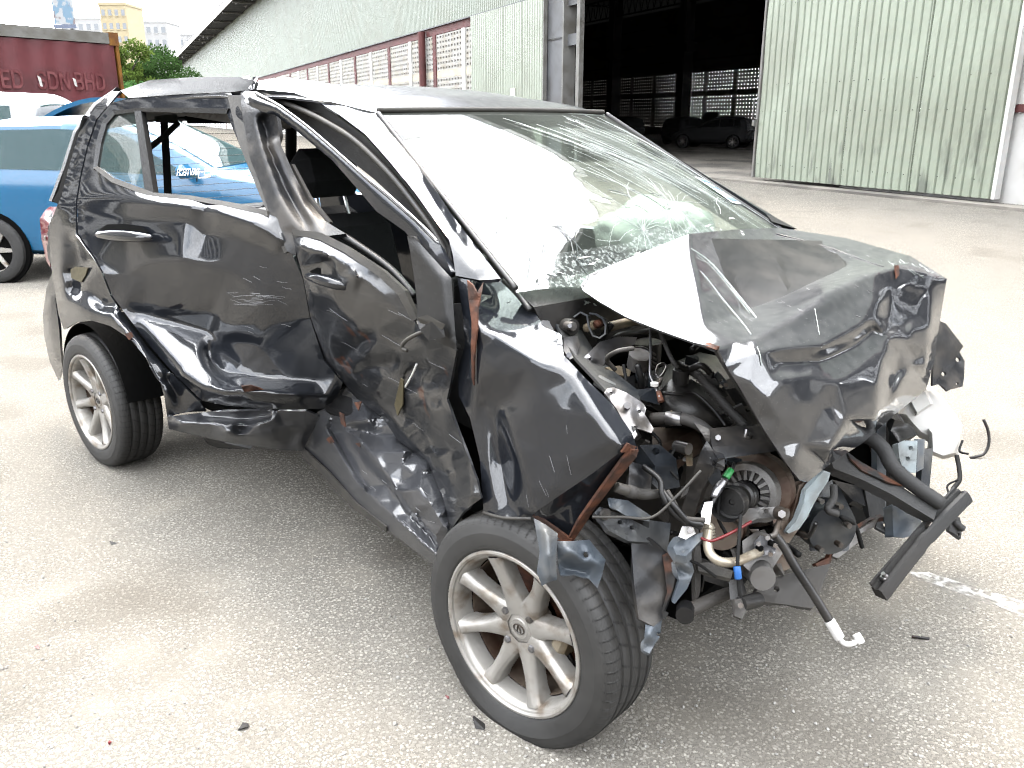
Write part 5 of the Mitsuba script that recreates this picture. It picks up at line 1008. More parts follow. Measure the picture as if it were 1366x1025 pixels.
def on_mesh(key, pts, off=.002):
    "where sight lines meet a built sheet: scratches are laid on it"
    w = meshkit.WRITTEN[scene[key]['filename']]; tr = np.asarray(w[0], float)[w[1]]; o = []
    e1, e2 = tr[:, 1]-tr[:, 0], tr[:, 2]-tr[:, 0]; s = CAM-tr[:, 0]
    for u, v in pts:
        d = ray(u, v); h = np.cross(d, e2); a = (e1*h).sum(1); a = np.where(np.abs(a) < 1e-12, 1e-12, a)
        uu = (s*h).sum(1)/a; q = np.cross(s, e1); vv = (q@d)/a; t = (e2*q).sum(1)/a; ok = (uu >= 0) & (vv >= 0) & (uu+vv <= 1) & (t > 0)
        if ok.any(): o.append(D(u, v, t[ok].min()-off))
    return o
def on_hood(pts, off=.002): return on_mesh(HD, pts, off)
for pts, r_ in ([((922, 332), (940, 344), (955, 358), (980, 388), (1009, 424)), .0018], [((920, 350), (940, 368), (965, 400), (990, 430), (1002, 446)), .0011], [((918, 336), (935, 347), (953, 353)), .0008], [((930, 340), (950, 357), (975, 386), (1000, 418)), .0008], [((1010, 463), (1014, 474), (1016, 488)), .001], [((1087, 412), (1092, 440), (1096, 464)), .0008]):
    q = on_hood(pts)
    if len(q) > 2: part('scratch', tube(q, r_, 5), 'mat_crack', True, 'bonnet')
for i in range(14):
    u, v = rr.uniform(1185, 1250), rr.uniform(345, 368); q = on_hood([(u, v), (u+4, v+3), (u+rr.uniform(6, 12), v+rr.uniform(2, 8))])
    if len(q) == 3: part('scratch', tube(q, .0009, 4), 'mat_crack', True, 'bonnet')
part('bonnet_seam', tube(on_hood([(1035, 312), (1075, 322), (1110, 332), (1140, 343), (1165, 352), (1178, 356)], .0005), .0022, 5), 'mat_engine_black', True, 'bonnet')
sr = np.random.default_rng(5)
def scratches(key, sub, n, box_, ln, ang, r0):
    ms = []
    for _ in range(n):
        u, v = sr.uniform(box_[0], box_[2]), sr.uniform(box_[1], box_[3]); l = sr.uniform(*ln); a = ang+sr.normal(0, .12)
        q = on_mesh(key, [(u+l*s*math.cos(a), v+l*s*math.sin(a)+sr.normal(0, .3)) for s in (0, .33, .66, 1)], .0015)
        if len(q) == 4: part('scratch', tube(q, sr.choice(r0), 4, smooth=False), 'mat_scratch', False, sub)
scratches(CAR+'__rear_door', 'rear_door', 22, (300, 391, 352, 408), (10, 34), .06, (.0004, .0007, .0011))
scratches(CAR+'__rear_door', 'rear_door', 10, (320, 350, 392, 450), (6, 22), .3, (.0004, .0006))
scratches(CAR+'__front_door', 'front_door', 22, (430, 400, 600, 600), (8, 30), .5, (.0004, .0007))
scratches(CAR+'__front_wing', 'front_wing', 7, (690, 560, 760, 680), (10, 30), 1.3, (.0004, .0006))
scratches(CAR+'__front_sill', 'front_sill', 10, (450, 580, 580, 720), (8, 26), .7, (.0005, .0009))
scratches(HD, 'bonnet', 40, (940, 325, 1180, 430), (2, 7), .4, (.0005, .0008))
# far corner beyond the bonnet: wiper and cowl end
part('cowl_corner', hull([D(*p) for p in (ty(1022, 286, .70), ty(1034, 290, .74), ty(1064, 306, .76), ty(1040, 306, .72), ty(1028, 300, .70))]+[D(*ty(1030, 296, .66))]), 'mat_black_plastic')
part('scuttle', cat(hull([D(*ty(u, v, y)) for u, v, y in ((684, 384, -.66), (712, 410, -.67), (760, 400, -.50), (790, 395, -.35), (750, 372, -.3))]+[[-.1, .6, .96], [-.1, .6, .90], [-.05, -.6, .88]])), 'mat_engine_black')
part('wiper_arm', ptube([ty(672, 374, -.66), ty(690, 392, -.67), ty(707, 414, -.68)], 4), 'mat_black_plastic', True)

# ------------------------------------------------------------------ engine bay
def epart(name, mesh, mat, smooth=30, **lab): return part(name, mesh, mat, smooth, 'engine_bay', **lab)
EB = part('engine_bay', cat(box([-.22, 0, .62], [.06, 1.3, .7]), box([-.02, .62, .60], [.5, .06, .55]), box([.0, 0, .24], [.5, .9, .05])), 'mat_void')
rb2 = np.random.default_rng(21)
def plate(pts, th=.004, mat='mat_dark_blue_grey', name='bracket', crumple=None, step=5, smooth=30, holes=(), seed=0, ripple=None):
    hs = []
    for (u, v, r_, t) in holes: hs.append([(u+r_*math.cos(a), v+r_*math.sin(a), t) for a in np.linspace(0, 2*math.pi, 10, endpoint=False)])
    return epart(name, panel(pts, (), hs, step=step, sm=1, th=th, crumple=crumple, seed=seed, ripple=ripple), mat, smooth)
def disc(u, v, t, rpx, th, mat, name, axis=None, n=24, prof=None):
    c = D(u, v, t); ax = np.array(axis if axis is not None else CAM-c, float); ax /= np.linalg.norm(ax); r_ = rpx*t/FOC
    M = frame_to(c, np.cross(ax, [.3, .2, .9]), np.cross(ax, np.cross(ax, [.3, .2, .9])))
    z = M[:3, 2]; M[:3, 1] *= 1
    m = lathe(prof(r_) if prof else [(.0005, -th), (r_*.92, -th), (r_, -th*.7), (r_, th), (.0005, th)], n)
    m.apply_transform(trimesh.transformations.rotation_matrix(math.pi/2, [1, 0, 0]))
    s = 1 if z@ax > 0 else -1
    return epart(name, put(m, M@np.diag([1, 1, s, 1])), mat, 35)
def bolt(u, v, t, rpx, mat='mat_steel', axis=None): return disc(u, v, t, rpx, .012, mat, 'bolt', axis, 6)
def blk(pts, dep, mat, name, smooth=False, bev=None):
    "a solid with the given surveyed outline, dep metres deep"
    P = [D(*p) for p in pts]; Q = [D(p[0], p[1], p[2]+dep) for p in pts]; return epart(name, hull(P+Q), mat, smooth)
X1 = np.array([1, -.2, .1])
# wing apron and strut top
plate([(735, 420, 2.05), (752, 452, 1.98), (768, 478, 1.93), (800, 512, 1.85), (830, 545, 1.78), (846, 575, 1.74), (862, 560, 1.80), (850, 520, 1.92), (800, 480, 2.04), (775, 440, 2.1)], .006, 'mat_dark_blue_grey', 'wing_apron', (8, .01))
plate([(705, 405, 2.02), (712, 400, 2.03), (728, 412, 2.03), (734, 432, 2.0), (742, 446, 1.97), (728, 440, 1.96), (714, 424, 1.98)], .005, 'mat_steel', 'hinge_plate', (3, .006), holes=((722, 418, 3, 2.0),))
epart('corrugated_hose', cat(ptube([(728, 413, 2.12), (742, 405, 2.14), (765, 400, 2.2), (785, 390, 2.28), (800, 388, 2.35)], 6), *[ptube([(732+i*4.5, 411-i*1.7, 2.12+i*.012), (733.5+i*4.5, 410.5-i*1.7, 2.12+i*.012)], 7.4, smooth=False) for i in range(5)]), 'mat_engine_black', True)
epart('hose', ptube([(740, 422, 2.2), (770, 412, 2.25), (800, 404, 2.35)], 5), 'mat_black_plastic', True)
epart('beige_pipe', ptube([(806, 438, 2.10), (830, 432, 2.15), (862, 424, 2.22), (890, 416, 2.3)], 6.5), 'mat_beige', True)
epart('pipe_end', ptube([(782, 438, 2.05), (792, 434, 2.07), (800, 431, 2.08)], [6, 6.5, 4]), 'mat_beige', True)
epart('rusty_union', ptube([(795, 433, 2.045), (804, 430, 2.06)], 5.5), 'mat_rust', True)
epart('pipe_strap', solid(grid_mesh(np.array([[D(u, v, 2.03), D(u+4, v+1, 2.09)] for u, v in ((766, 424), (774, 418), (782, 422), (784, 436), (790, 449), (800, 452), (808, 446), (809, 434), (804, 424), (794, 418), (786, 417))])), .004), 'mat_dark_blue_grey', 30)
disc(759, 436, 2.02, 11, .015, 'mat_engine_black', 'rubber_mount', X1); disc(760, 435, 2.0, 6, .014, 'mat_cast', 'mount_washer', X1); bolt(760, 435, 1.98, 3)
plate([(752, 450, 1.97), (770, 448, 2.0), (774, 462, 1.98), (768, 476, 1.94), (760, 480, 1.93), (752, 468, 1.95)], .012, 'mat_black_metal', 'mount_bracket', (3, .008)); bolt(759, 474, 1.92, 4)
plate([(776, 480, 1.96), (786, 470, 1.98), (800, 456, 2.04), (825, 449, 2.1), (850, 450, 2.16), (846, 460, 2.14), (826, 468, 2.08), (810, 480, 2.03), (797, 498, 1.95), (786, 494, 1.94), (780, 486, 1.95)], .004, 'mat_steel', 'torn_heat_shield', (8, .02), 4, True, ((788, 479, 2.5, 1.97),), 3)
epart('air_duct', ptube([(812, 452, 2.2), (832, 446, 2.24), (850, 444, 2.3), (880, 440, 2.35)], 5), 'mat_engine_black', True)
# strut tower, coil
for i in range(4): epart('spring_coil', ptube([(840+2*i, 468+6*i, 2.25), (855, 464+6*i, 2.2), (874, 474+6*i, 2.25)], 2.6), 'mat_cast', True)
disc(860, 470, 2.28, 22, .03, 'mat_black_metal', 'strut_mount', (0, 0, 1)); disc(852, 482, 2.05, 15, .02, 'mat_cast', 'strut_plate', (0.3, -.2, 1))
plate([(808, 490, 1.98), (826, 488, 2.02), (842, 494, 2.05), (840, 502, 2.02), (822, 500, 1.99)], .008, 'mat_beige', 'torn_bracket', (3, .01))
plate([(800, 500, 1.90), (822, 512, 1.90), (818, 522, 1.87), (806, 520, 1.85), (792, 510, 1.87)], .006, 'mat_blue_grey', 'torn_bracket', (3, .01))
blk([(832, 506, 1.98), (846, 500, 2.02), (848, 522, 1.98), (836, 526, 1.95)], .05, 'mat_black_metal', 'strut_bracket')
blk([(846, 520, 1.95), (872, 518, 1.96), (884, 530, 1.95), (878, 540, 1.93), (850, 532, 1.92)], .08, 'mat_dark_blue_grey', 'relay_cover')
epart('reservoir_cup', ptube([(858, 500, 2.12), (864, 514, 2.08)], 11, smooth=False), 'mat_blue_grey', True)
epart('loop_bracket', ptube([(874, 500, 2.05), (878, 488, 2.07), (886, 486, 2.08), (888, 492, 2.07), (880, 504, 2.04), (874, 500, 2.05)], 2), 'mat_steel', True)
# silver bracket at the wing edge
plate([(806, 524, 1.78), (810, 518, 1.79), (819, 517, 1.80), (836, 524, 1.80), (858, 538, 1.80), (862, 545, 1.79), (860, 553, 1.78), (866, 562, 1.78), (872, 572, 1.77), (869, 578, 1.765), (858, 574, 1.76), (846, 571, 1.75), (850, 580, 1.74), (846, 586, 1.73), (836, 570, 1.745), (822, 545, 1.76)], .004, 'mat_steel', 'bonnet_hinge', (5, .006), 3, True, ((815, 525, 2.4, 1.785), (853, 549, 2.4, 1.78), (847, 570, 2, 1.75)), 6); bolt(837, 541, 1.765, 5); 
epart('fixing_stud', ptube([(867, 438, 2.02), (868, 470, 1.97), (867, 498, 1.92), (872, 512, 1.89), (880, 530, 1.86)], 1.7), 'mat_steel', True)
disc(873, 513, 1.88, 5.5, .004, 'mat_white_plastic', 'washer', (0, 0, 1)); epart('rusty_union', ptube([(878, 522, 1.87), (882, 536, 1.86)], [3, 4.5]), 'mat_rust', True)
# air box, its cap and hoses
blk([(880, 522, 2.02), (895, 506, 2.05), (922, 506, 2.08), (946, 520, 2.08), (966, 540, 2.05), (978, 566, 2.0), (968, 572, 1.98), (900, 570, 1.96), (884, 556, 1.97)], .28, 'mat_engine_black', 'air_box', 50)
epart('air_box_rib', ptube([(884, 524, 2.0), (905, 526, 2.0), (925, 524, 2.02), (950, 545, 1.99), (968, 568, 1.95)], 2.5), 'mat_engine_black', True)
disc(908, 503, 2.05, 11, .018, 'mat_engine_black', 'filler_cap', (0, 0, 1)); disc(908, 499, 2.05, 8, .02, 'mat_black_plastic', 'filler_cap', (0, 0, 1))
epart('ribbed_hose', cat(ptube([(908, 488, 2.1), (930, 500, 2.05), (950, 520, 2.0), (972, 545, 1.97), (996, 570, 1.95)], 6), *[ptube([(930+i*3.3, 500+i*3.7, 2.045-i*.004), (931+i*3.3, 501+i*3.7, 2.045-i*.004)], 7.2, smooth=False) for i in range(18)]), 'mat_dark_steel', True)
blk([(935, 500, 2.2), (950, 496, 2.22), (968, 512, 2.2), (968, 525, 2.18), (950, 515, 2.18)], .08, 'mat_black_plastic', 'coil_pack'); blk([(944, 498, 2.16), (952, 496, 2.16), (957, 503, 2.16), (948, 506, 2.15)], .03, 'mat_engine_black', 'plug_cap')
bolt(962, 515, 2.15, 3, 'mat_gold_pipe')
blk([(968, 520, 2.15), (990, 516, 2.18), (1000, 540, 2.15), (985, 545, 2.12)], .1, 'mat_black_plastic', 'connector_block')
epart('hose', ptube([(870, 558, 1.93), (892, 558, 1.90), (915, 560, 1.88), (934, 568, 1.87), (952, 580, 1.86), (975, 582, 1.86)], [7.5, 8, 8, 8, 7, 7]), 'mat_dark_steel', True)
epart('hose_clip', ptube([(889, 558, 1.90), (909, 559, 1.885)], 9.6, smooth=False), 'mat_steel', True); epart('hose_clip', ptube([(894, 558, 1.90), (897, 558, 1.90)], 10.4, smooth=False), 'mat_gold_pipe', True)
epart('inner_duct', hull([D(*p) for p in ((870, 570, 2.1), (930, 572, 2.1), (940, 600, 2.05), (905, 625, 2.0), (870, 600, 2.0))]+[D(*p) for p in ((870, 570, 2.3), (930, 600, 2.3))]), 'mat_brown_cast', False)
disc(910, 597, 1.92, 8, .02, 'mat_steel', 'sensor', X1); blk([(914, 608, 1.93), (924, 604, 1.94), (924, 622, 1.92), (916, 622, 1.91)], .04, 'mat_beige', 'sensor_body')
# radiator frame top beam and stay
blk([(946, 574, 1.80), (1000, 570, 1.86), (1012, 568, 1.88), (1038, 592, 1.84), (1036, 602, 1.83), (958, 613, 1.76), (950, 596, 1.77)], .05, 'mat_black_metal', 'radiator_beam')
plate([(925, 563, 1.86), (945, 572, 1.82), (1006, 566, 1.9), (1030, 590, 1.86), (955, 596, 1.785), (946, 592, 1.79)], .006, 'mat_black_metal', 'radiator_beam_top', None, 5, False, ((985, 580, 5, 1.85), (956, 584, 6, 1.81)))
disc(995, 583, 1.83, 8, .006, 'mat_engine_black', 'rubber_washer', (0, -.1, 1)); epart('stud', ptube([(994, 584, 1.82), (996, 573, 1.82)], 2.6, smooth=False), 'mat_steel', True); bolt(958, 584, 1.79, 4); disc(1013, 586, 1.85, 7, .004, 'mat_steel', 'washer', (0, -.1, 1))
plate([(943, 588, 1.78), (958, 612, 1.75), (955, 622, 1.76), (945, 640, 1.79), (936, 655, 1.82), (926, 690, 1.86), (906, 688, 1.88), (918, 655, 1.85), (928, 622, 1.80), (936, 600, 1.78)], .02, 'mat_black_metal', 'radiator_stay', None, 5, False, ((952, 620, 2.5, 1.765),))
plate([(948, 612, 1.765), (960, 606, 1.77), (962, 640, 1.79), (950, 648, 1.8), (944, 640, 1.79)], .006, 'mat_dark_blue_grey', 'radiator_stay_plate', None, 5, False, ((952, 620, 2.3, 1.775),))
# side member, blue-grey
plate([(853, 594, 1.83), (880, 593, 1.88), (902, 612, 1.89), (907, 650, 1.88), (880, 655, 1.84), (870, 645, 1.83), (874, 622, 1.83)], .03, 'mat_dark_blue_grey', 'side_member', (4, .008), 4, True, ((875, 602, 5, 1.86),), 2)
plate([(840, 615, 1.80), (870, 625, 1.84), (868, 660, 1.82), (838, 650, 1.79)], .01, 'mat_black_metal', 'side_member', (3, .01))
epart('hose', ptube([(822, 650, 1.74), (838, 655, 1.75), (860, 660, 1.78), (882, 658, 1.8)], [7, 7.5, 7.5, 6]), 'mat_trim', True); epart('hose_clip', ptube([(838, 655, 1.745), (846, 657, 1.755)], 8.8, smooth=False), 'mat_dark_steel', True)
plate([(812, 664, 1.76), (838, 668, 1.79), (868, 688, 1.82), (866, 696, 1.81), (835, 688, 1.77), (815, 676, 1.75)], .004, 'mat_blue_grey', 'torn_strip', (4, .01), 4, True)
plate([(793, 684, 1.76), (800, 676, 1.77), (830, 687, 1.79), (868, 706, 1.82), (866, 724, 1.80), (838, 722, 1.77), (812, 708, 1.755)], .012, 'mat_dark_blue_grey', 'tie_bar', None, 4, False, ((807, 686, 4, 1.765), (827, 697, 3, 1.78), (843, 704, 3, 1.79)))
disc(807, 686, 1.755, 8, .004, 'mat_black_metal', 'washer', X1)
plate([(866, 694, 1.83), (895, 698, 1.86), (890, 740, 1.82), (866, 726, 1.80)], .02, 'mat_dark_blue_grey', 'side_member', (4, .012))
# cables
for pts, r_, m in ([((790, 690, 1.74), (830, 690, 1.75), (870, 690, 1.76), (905, 660, 1.76), (935, 628, 1.76)), 2, 'mat_trim'], [((858, 622, 1.8), (880, 640, 1.78), (884, 662, 1.77), (905, 690, 1.77), (936, 704, 1.77)), 4, 'mat_black_plastic'], [((884, 655, 1.78), (900, 675, 1.76), (918, 695, 1.76), (938, 700, 1.76)), 4, 'mat_black_plastic'],
                   [((890, 655, 1.78), (898, 668, 1.77), (912, 690, 1.76), (940, 694, 1.76)), 3.5, 'mat_dark_steel'], [((935, 718, 1.78), (948, 722, 1.77), (965, 716, 1.77), (985, 706, 1.78), (1002, 696, 1.8)), 2, 'mat_red'], [((988, 688, 1.78), (986, 720, 1.76), (984, 755, 1.75), (987, 795, 1.75)), 2.6, 'mat_black'],
                   [((980, 618, 1.85), (972, 635, 1.83), (960, 655, 1.81), (948, 675, 1.79)), 3, 'mat_black_plastic'], [((900, 600, 1.9), (890, 620, 1.88), (905, 640, 1.86)), 2, 'mat_black'], [((906, 745, 1.8), (930, 752, 1.8), (955, 770, 1.8)), 2, 'mat_black'], [((960, 660, 1.83), (958, 690, 1.83), (970, 715, 1.83)), 2.5, 'mat_black'], [((1000, 650, 2.0), (975, 620, 1.98), (940, 608, 1.95)), 2.5, 'mat_black']):
    epart('cable', ptube(list(pts), r_, sides=7), m, True)
epart('green_tape', ptube([(975, 627, 1.835), (968, 638, 1.825)], 5, smooth=False), 'mat_green_tape', True)
epart('foil_wrap', ptube([(966, 640, 1.82), (958, 652, 1.81), (952, 664, 1.80)], [5, 7, 4.5]), 'mat_steel', True)
blk([(940, 670, 1.78), (951, 669, 1.79), (949, 686, 1.77), (947, 700, 1.76), (936, 698, 1.76), (935, 684, 1.77)], .02, 'mat_white_plastic', 'white_plug')
blk([(910, 702, 1.77), (925, 703, 1.78), (928, 712, 1.77), (915, 720, 1.76), (905, 716, 1.76)], .012, 'mat_white_plastic', 'white_bracket'); bolt(921, 708, 1.76, 4.5)
plate([(898, 730, 1.77), (905, 722, 1.775), (938, 710, 1.79), (936, 720, 1.78), (915, 742, 1.76), (902, 740, 1.765)], .02, 'mat_blue_grey', 'torn_bracket', (3, .01))
# alternator
ac = D(1012, 650, 2.05); aa = D(974, 671, 1.84)-ac; aa /= np.linalg.norm(aa); a1 = np.cross(aa, [0, 0, 1]); a1 /= np.linalg.norm(a1); a2 = np.cross(aa, a1); AM = frame_to(ac, a1, a2)
if AM[:3, 2]@aa < 0: AM = frame_to(ac, a2, a1)
LZ = lambda pr, n=36: put(lathe(pr, n), AM@trimesh.transformations.rotation_matrix(math.pi/2, [1, 0, 0]))
sgn = -1 if (AM@trimesh.transformations.rotation_matrix(math.pi/2, [1, 0, 0]))[:3, 1]@aa > 0 else 1
Z = lambda y: -sgn*y
epart('alternator', LZ([(.03, Z(.10)), (.058, Z(.10)), (.064, Z(.085)), (.066, Z(.02)), (.068, Z(-.05)), (.05, Z(-.08)), (.001, Z(-.08))]), 'mat_cast', 40)
for i in range(18):
    a = i*2*math.pi/18; M = AM@trimesh.transformations.rotation_matrix(a, [0, 0, 1])
    epart('alternator_rib', put(hull([[x, y, z] for x, z in ((.034, .118), (.060, .112), (.068, .09), (.068, .075), (.034, .1)) for y in (-.0035, .0035)]), M), 'mat_cast', False)
epart('alternator_ring', LZ([(.056, Z(.118)), (.070, Z(.114)), (.074, Z(.09)), (.070, Z(.07)), (.056, Z(.1)), (.056, Z(.118))]), 'mat_cast', 40)
epart('pulley', LZ([(.001, Z(.135)), (.03, Z(.135)), (.034, Z(.13)), (.030, Z(.145)), (.034, Z(.15)), (.030, Z(.158)), (.034, Z(.166)), (.034, Z(.172)), (.028, Z(.176)), (.012, Z(.172)), (.001, Z(.176))]), 'mat_engine_black', 25)
disc(974, 671, 1.82, 23, .012, 'mat_engine_black', 'idler_pulley', aa, 40, lambda r_: [(.0005, -.016), (r_*.15, -.016), (r_*.18, -.012), (r_*.8, -.012), (r_*.84, -.016), (r_, -.015), (r_*.94, -.006), (r_, .002), (r_*.94, .01), (r_, .02), (r_, .03)])
epart('belt_guard', cat(LZ([(.05, Z(.08)), (.088, Z(.05)), (.092, Z(.02)), (.05, Z(.0))])), 'mat_brown_cast', 40)
blk([(1040, 650, 2.0), (1070, 640, 2.04), (1078, 665, 2.02), (1070, 700, 1.98), (1052, 725, 1.96), (1036, 720, 1.94), (1030, 690, 1.95)], .12, 'mat_brown_cast', 'heat_shield', 40)
plate([(978, 690, 1.86), (1000, 678, 1.88), (1040, 676, 1.88), (1040, 690, 1.87), (1010, 692, 1.86), (990, 702, 1.85)], .014, 'mat_cast', 'alternator_stay', None, 4, False, ((1022, 682, 3, 1.88),))
disc(1042, 685, 1.85, 9, .012, 'mat_cast', 'stay_boss', X1); bolt(1043, 686, 1.83, 5.5)
epart('adjuster_bolt', ptube([(1040, 694, 1.84), (1034, 712, 1.83), (1028, 716, 1.83)], 4), 'mat_cast', True)
# engine block and sump
epart('engine_block', cat(box([.0, -.1, .45], [.30, .5, .34], bev=.03), box([.03, -.1, .70], [.26, .46, .12], bev=.03)), 'mat_dark_steel', 30)
epart('crank_pulley', ptube([(968, 702, 1.98), (962, 706, 1.9)], 28, sides=32, smooth=False), 'mat_brown_cast', 30)
epart('drive_belt', ptube([(965, 735, 1.92), (990, 752, 1.92), (1000, 730, 1.94)], 4), 'mat_black', True)
blk([(930, 742, 1.9), (975, 760, 1.9), (1000, 770, 1.9), (985, 790, 1.9), (940, 775, 1.9)], .2, 'mat_engine_black', 'sump', 40)
plate([(930, 752, 1.82), (945, 750, 1.83), (978, 762, 1.82), (975, 772, 1.8), (932, 762, 1.81)], .01, 'mat_trim', 'sump_guard')
# compressor with its pipe
blk([(990, 722, 1.86), (1010, 708, 1.9), (1036, 716, 1.9), (1044, 738, 1.88), (1030, 760, 1.86), (1010, 772, 1.84), (992, 755, 1.84)], .14, 'mat_cast', 'compressor', 40)
epart('compressor_barrel', ptube([(1000, 745, 1.95), (1018, 772, 1.83)], [22, 17], sides=20, smooth=False), 'mat_cast', 35)
for u, v in ((1012, 726), (1024, 718), (1034, 728), (1028, 740)): bolt(u, v, 1.82, 3.4, 'mat_cast')
blk([(1006, 724, 1.85), (1014, 714, 1.86), (1036, 722, 1.86), (1034, 738, 1.83), (1018, 742, 1.82), (1006, 736, 1.83)], .03, 'mat_steel', 'pipe_flange', 40)
for u, v in ((1013, 731), (1029, 725)): disc(u, v, 1.815, 4, .006, 'mat_void', 'flange_hole', X1)
epart('gold_pipe', ptube([(946, 700, 1.80), (944, 722, 1.78), (947, 738, 1.77), (960, 749, 1.76), (980, 750, 1.77), (1000, 742, 1.80), (1014, 736, 1.83)], 6.5), 'mat_gold_pipe', True)
for i in range(4): epart('pipe_collar', ptube([(946, 703+i*4, 1.795), (946, 705+i*4, 1.795)], 8, smooth=False), 'mat_gold_pipe', True)
for q in range(14):
    u, v = rb2.uniform(960, 1040), rb2.uniform(700, 745); t = 1.93; s = rb2.uniform(4, 9)
    epart('casting_lug', hull([D(u+rb2.uniform(-s, s), v+rb2.uniform(-s, s), t+rb2.uniform(-.04, .04)) for _ in range(8)]), 'mat_cast' if q % 3 else 'mat_dark_steel', False)
# broken hose hanging to the ground
epart('hanging_hose', ptube([(1032, 712, 1.84), (1046, 730, 1.84), (1060, 755, 1.84), (1085, 793, 1.84), (1110, 834, 1.84)], 6), 'mat_engine_black', True)
epart('hose_ferrule', ptube([(1106, 828, 1.837), (1120, 851, 1.837)], 7.2, smooth=False), 'mat_white_plastic', True)
epart('hose_elbow', ptube([(1119, 850, 1.837), (1124, 857, 1.837), (1132, 860, 1.838), (1141, 857, 1.842), (1146, 852, 1.845)], 3.6), 'mat_white_plastic', True)
epart('elbow_nut', ptube([(1142, 846, 1.845), (1149, 858, 1.84)], 5.5, sides=6, smooth=False), 'mat_white_plastic', False)
epart('blue_clip', ptube([(983, 756, 1.745), (985, 772, 1.745)], 5, smooth=False), 'mat_blue_clip', True)
# gearbox, far side
blk([(1076, 690, 2.32), (1090, 655, 2.36), (1120, 650, 2.4), (1140, 690, 2.38), (1132, 735, 2.33), (1080, 735, 2.3)], .25, 'mat_dark_blue_grey', 'gearbox', 40)
disc(1100, 700, 2.27, 34, .04, 'mat_dark_blue_grey', 'gearbox_cover', (.8, -.6, .1))
for a in range(7): bolt(1100+30*math.cos(a*.9), 700+33*math.sin(a*.9), 2.215, 4, 'mat_cast', (.8, -.6, .1))
epart('gear_link', ptube([(1112, 648, 2.2), (1112, 665, 2.18), (1104, 680, 2.16), (1118, 686, 2.16)], 5), 'mat_dark_steel', True); blk([(1095, 650, 2.25), (1110, 640, 2.27), (1114, 660, 2.25), (1098, 664, 2.23)], .06, 'mat_dark_blue_grey', 'gear_lever')
epart('gearbox_cable', ptube([(1122, 690, 2.2), (1140, 700, 2.25), (1150, 730, 2.3)], 3), 'mat_black', True)
plate([(1100, 628, 2.02), (1108, 631, 2.04), (1105, 642, 2.04), (1094, 658, 2.03), (1084, 676, 2.0), (1076, 692, 1.97), (1066, 706, 1.95), (1052, 712, 1.93), (1049, 709, 1.93), (1062, 696, 1.94), (1072, 672, 1.96), (1075, 655, 1.98), (1088, 640, 2.0)], .012, 'mat_pale_blue', 'bent_stay', (3, .004), 4, True)
plate([(1066, 648, 2.0), (1080, 640, 2.02), (1074, 670, 1.99), (1068, 700, 1.96), (1052, 712, 1.95), (1056, 690, 1.96)], .008, 'mat_brown_cast', 'rusty_shield', (4, .008))
# far side: hose, rails, brackets
epart('radiator_hose', ptube([(1140, 580, 2.42), (1160, 584, 2.4), (1178, 599, 2.38), (1192, 624, 2.36), (1220, 648, 2.36), (1255, 672, 2.36)], 10, sides=14), 'mat_dark_steel', True)
plate([(1108, 612, 2.28), (1132, 604, 2.34), (1150, 618, 2.34), (1185, 638, 2.36), (1250, 680, 2.36), (1246, 694, 2.34), (1190, 660, 2.32), (1150, 640, 2.3), (1112, 625, 2.27)], .03, 'mat_dark_steel', 'crash_rail', (5, .01), 5, True)
plate([(1130, 604, 2.33), (1150, 617, 2.33), (1186, 637, 2.35), (1204, 648, 2.35), (1186, 644, 2.33), (1150, 628, 2.31), (1136, 614, 2.31)], .004, 'mat_rusty_steel', 'rusty_rail_edge', (3, .004), 4)
plate([(1150, 632, 2.55), (1180, 648, 2.55), (1182, 690, 2.5), (1160, 690, 2.5)], .02, 'mat_dark_steel', 'inner_rail', (3, .01)); plate([(1110, 640, 2.5), (1150, 650, 2.55), (1155, 676, 2.5), (1138, 668, 2.46)], .02, 'mat_black_metal', 'inner_rail')
plate([(1170, 560, 2.6), (1182, 556, 2.62), (1182, 690, 2.6), (1170, 690, 2.58)], .02, 'mat_blue_grey', 'radiator_side')
plate([(1198, 592, 2.48), (1205, 588, 2.5), (1224, 588, 2.52), (1222, 631, 2.5), (1206, 630, 2.48), (1200, 612, 2.47)], .02, 'mat_pale_blue', 'pale_bracket', None, 4, False, ((1215, 598, 3, 2.5), (1211, 612, 3, 2.49), (1205, 625, 2.5, 2.48)))
plate([(1224, 586, 2.53), (1234, 586, 2.58), (1232, 625, 2.56), (1223, 630, 2.51)], .01, 'mat_blue_grey', 'pale_bracket_side')
plate([(1194, 560, 2.55), (1215, 566, 2.6), (1224, 580, 2.58), (1200, 590, 2.52), (1194, 600, 2.52), (1186, 640, 2.56), (1186, 580, 2.56)], .02, 'mat_engine_black', 'torn_guard', (5, .02))
plate([(1232, 600, 2.6), (1245, 598, 2.62), (1240, 650, 2.6), (1228, 650, 2.58)], .02, 'mat_dark_blue_grey', 'radiator_side')
plate([(1190, 674, 2.42), (1200, 668, 2.45), (1224, 684, 2.46), (1230, 698, 2.45), (1226, 712, 2.42), (1205, 718, 2.4), (1192, 716, 2.38)], .03, 'mat_blue_grey', 'bumper_bracket', (3, .008), 4, True)
plate([(1172, 690, 2.44), (1194, 694, 2.44), (1184, 712, 2.41), (1168, 704, 2.42)], .008, 'mat_dark_blue_grey', 'arm_end', None, 4, False, ((1181, 700, 3, 2.43),))
plate([(1178, 690, 2.43), (1160, 694, 2.42), (1128, 718, 2.37), (1112, 736, 2.33), (1108, 752, 2.3), (1090, 756, 2.26), (1088, 752, 2.26), (1106, 744, 2.3), (1110, 730, 2.33), (1130, 708, 2.38), (1160, 690, 2.43), (1174, 686, 2.45)], .012, 'mat_rusty_steel', 'rusty_arm_edge', None, 4)
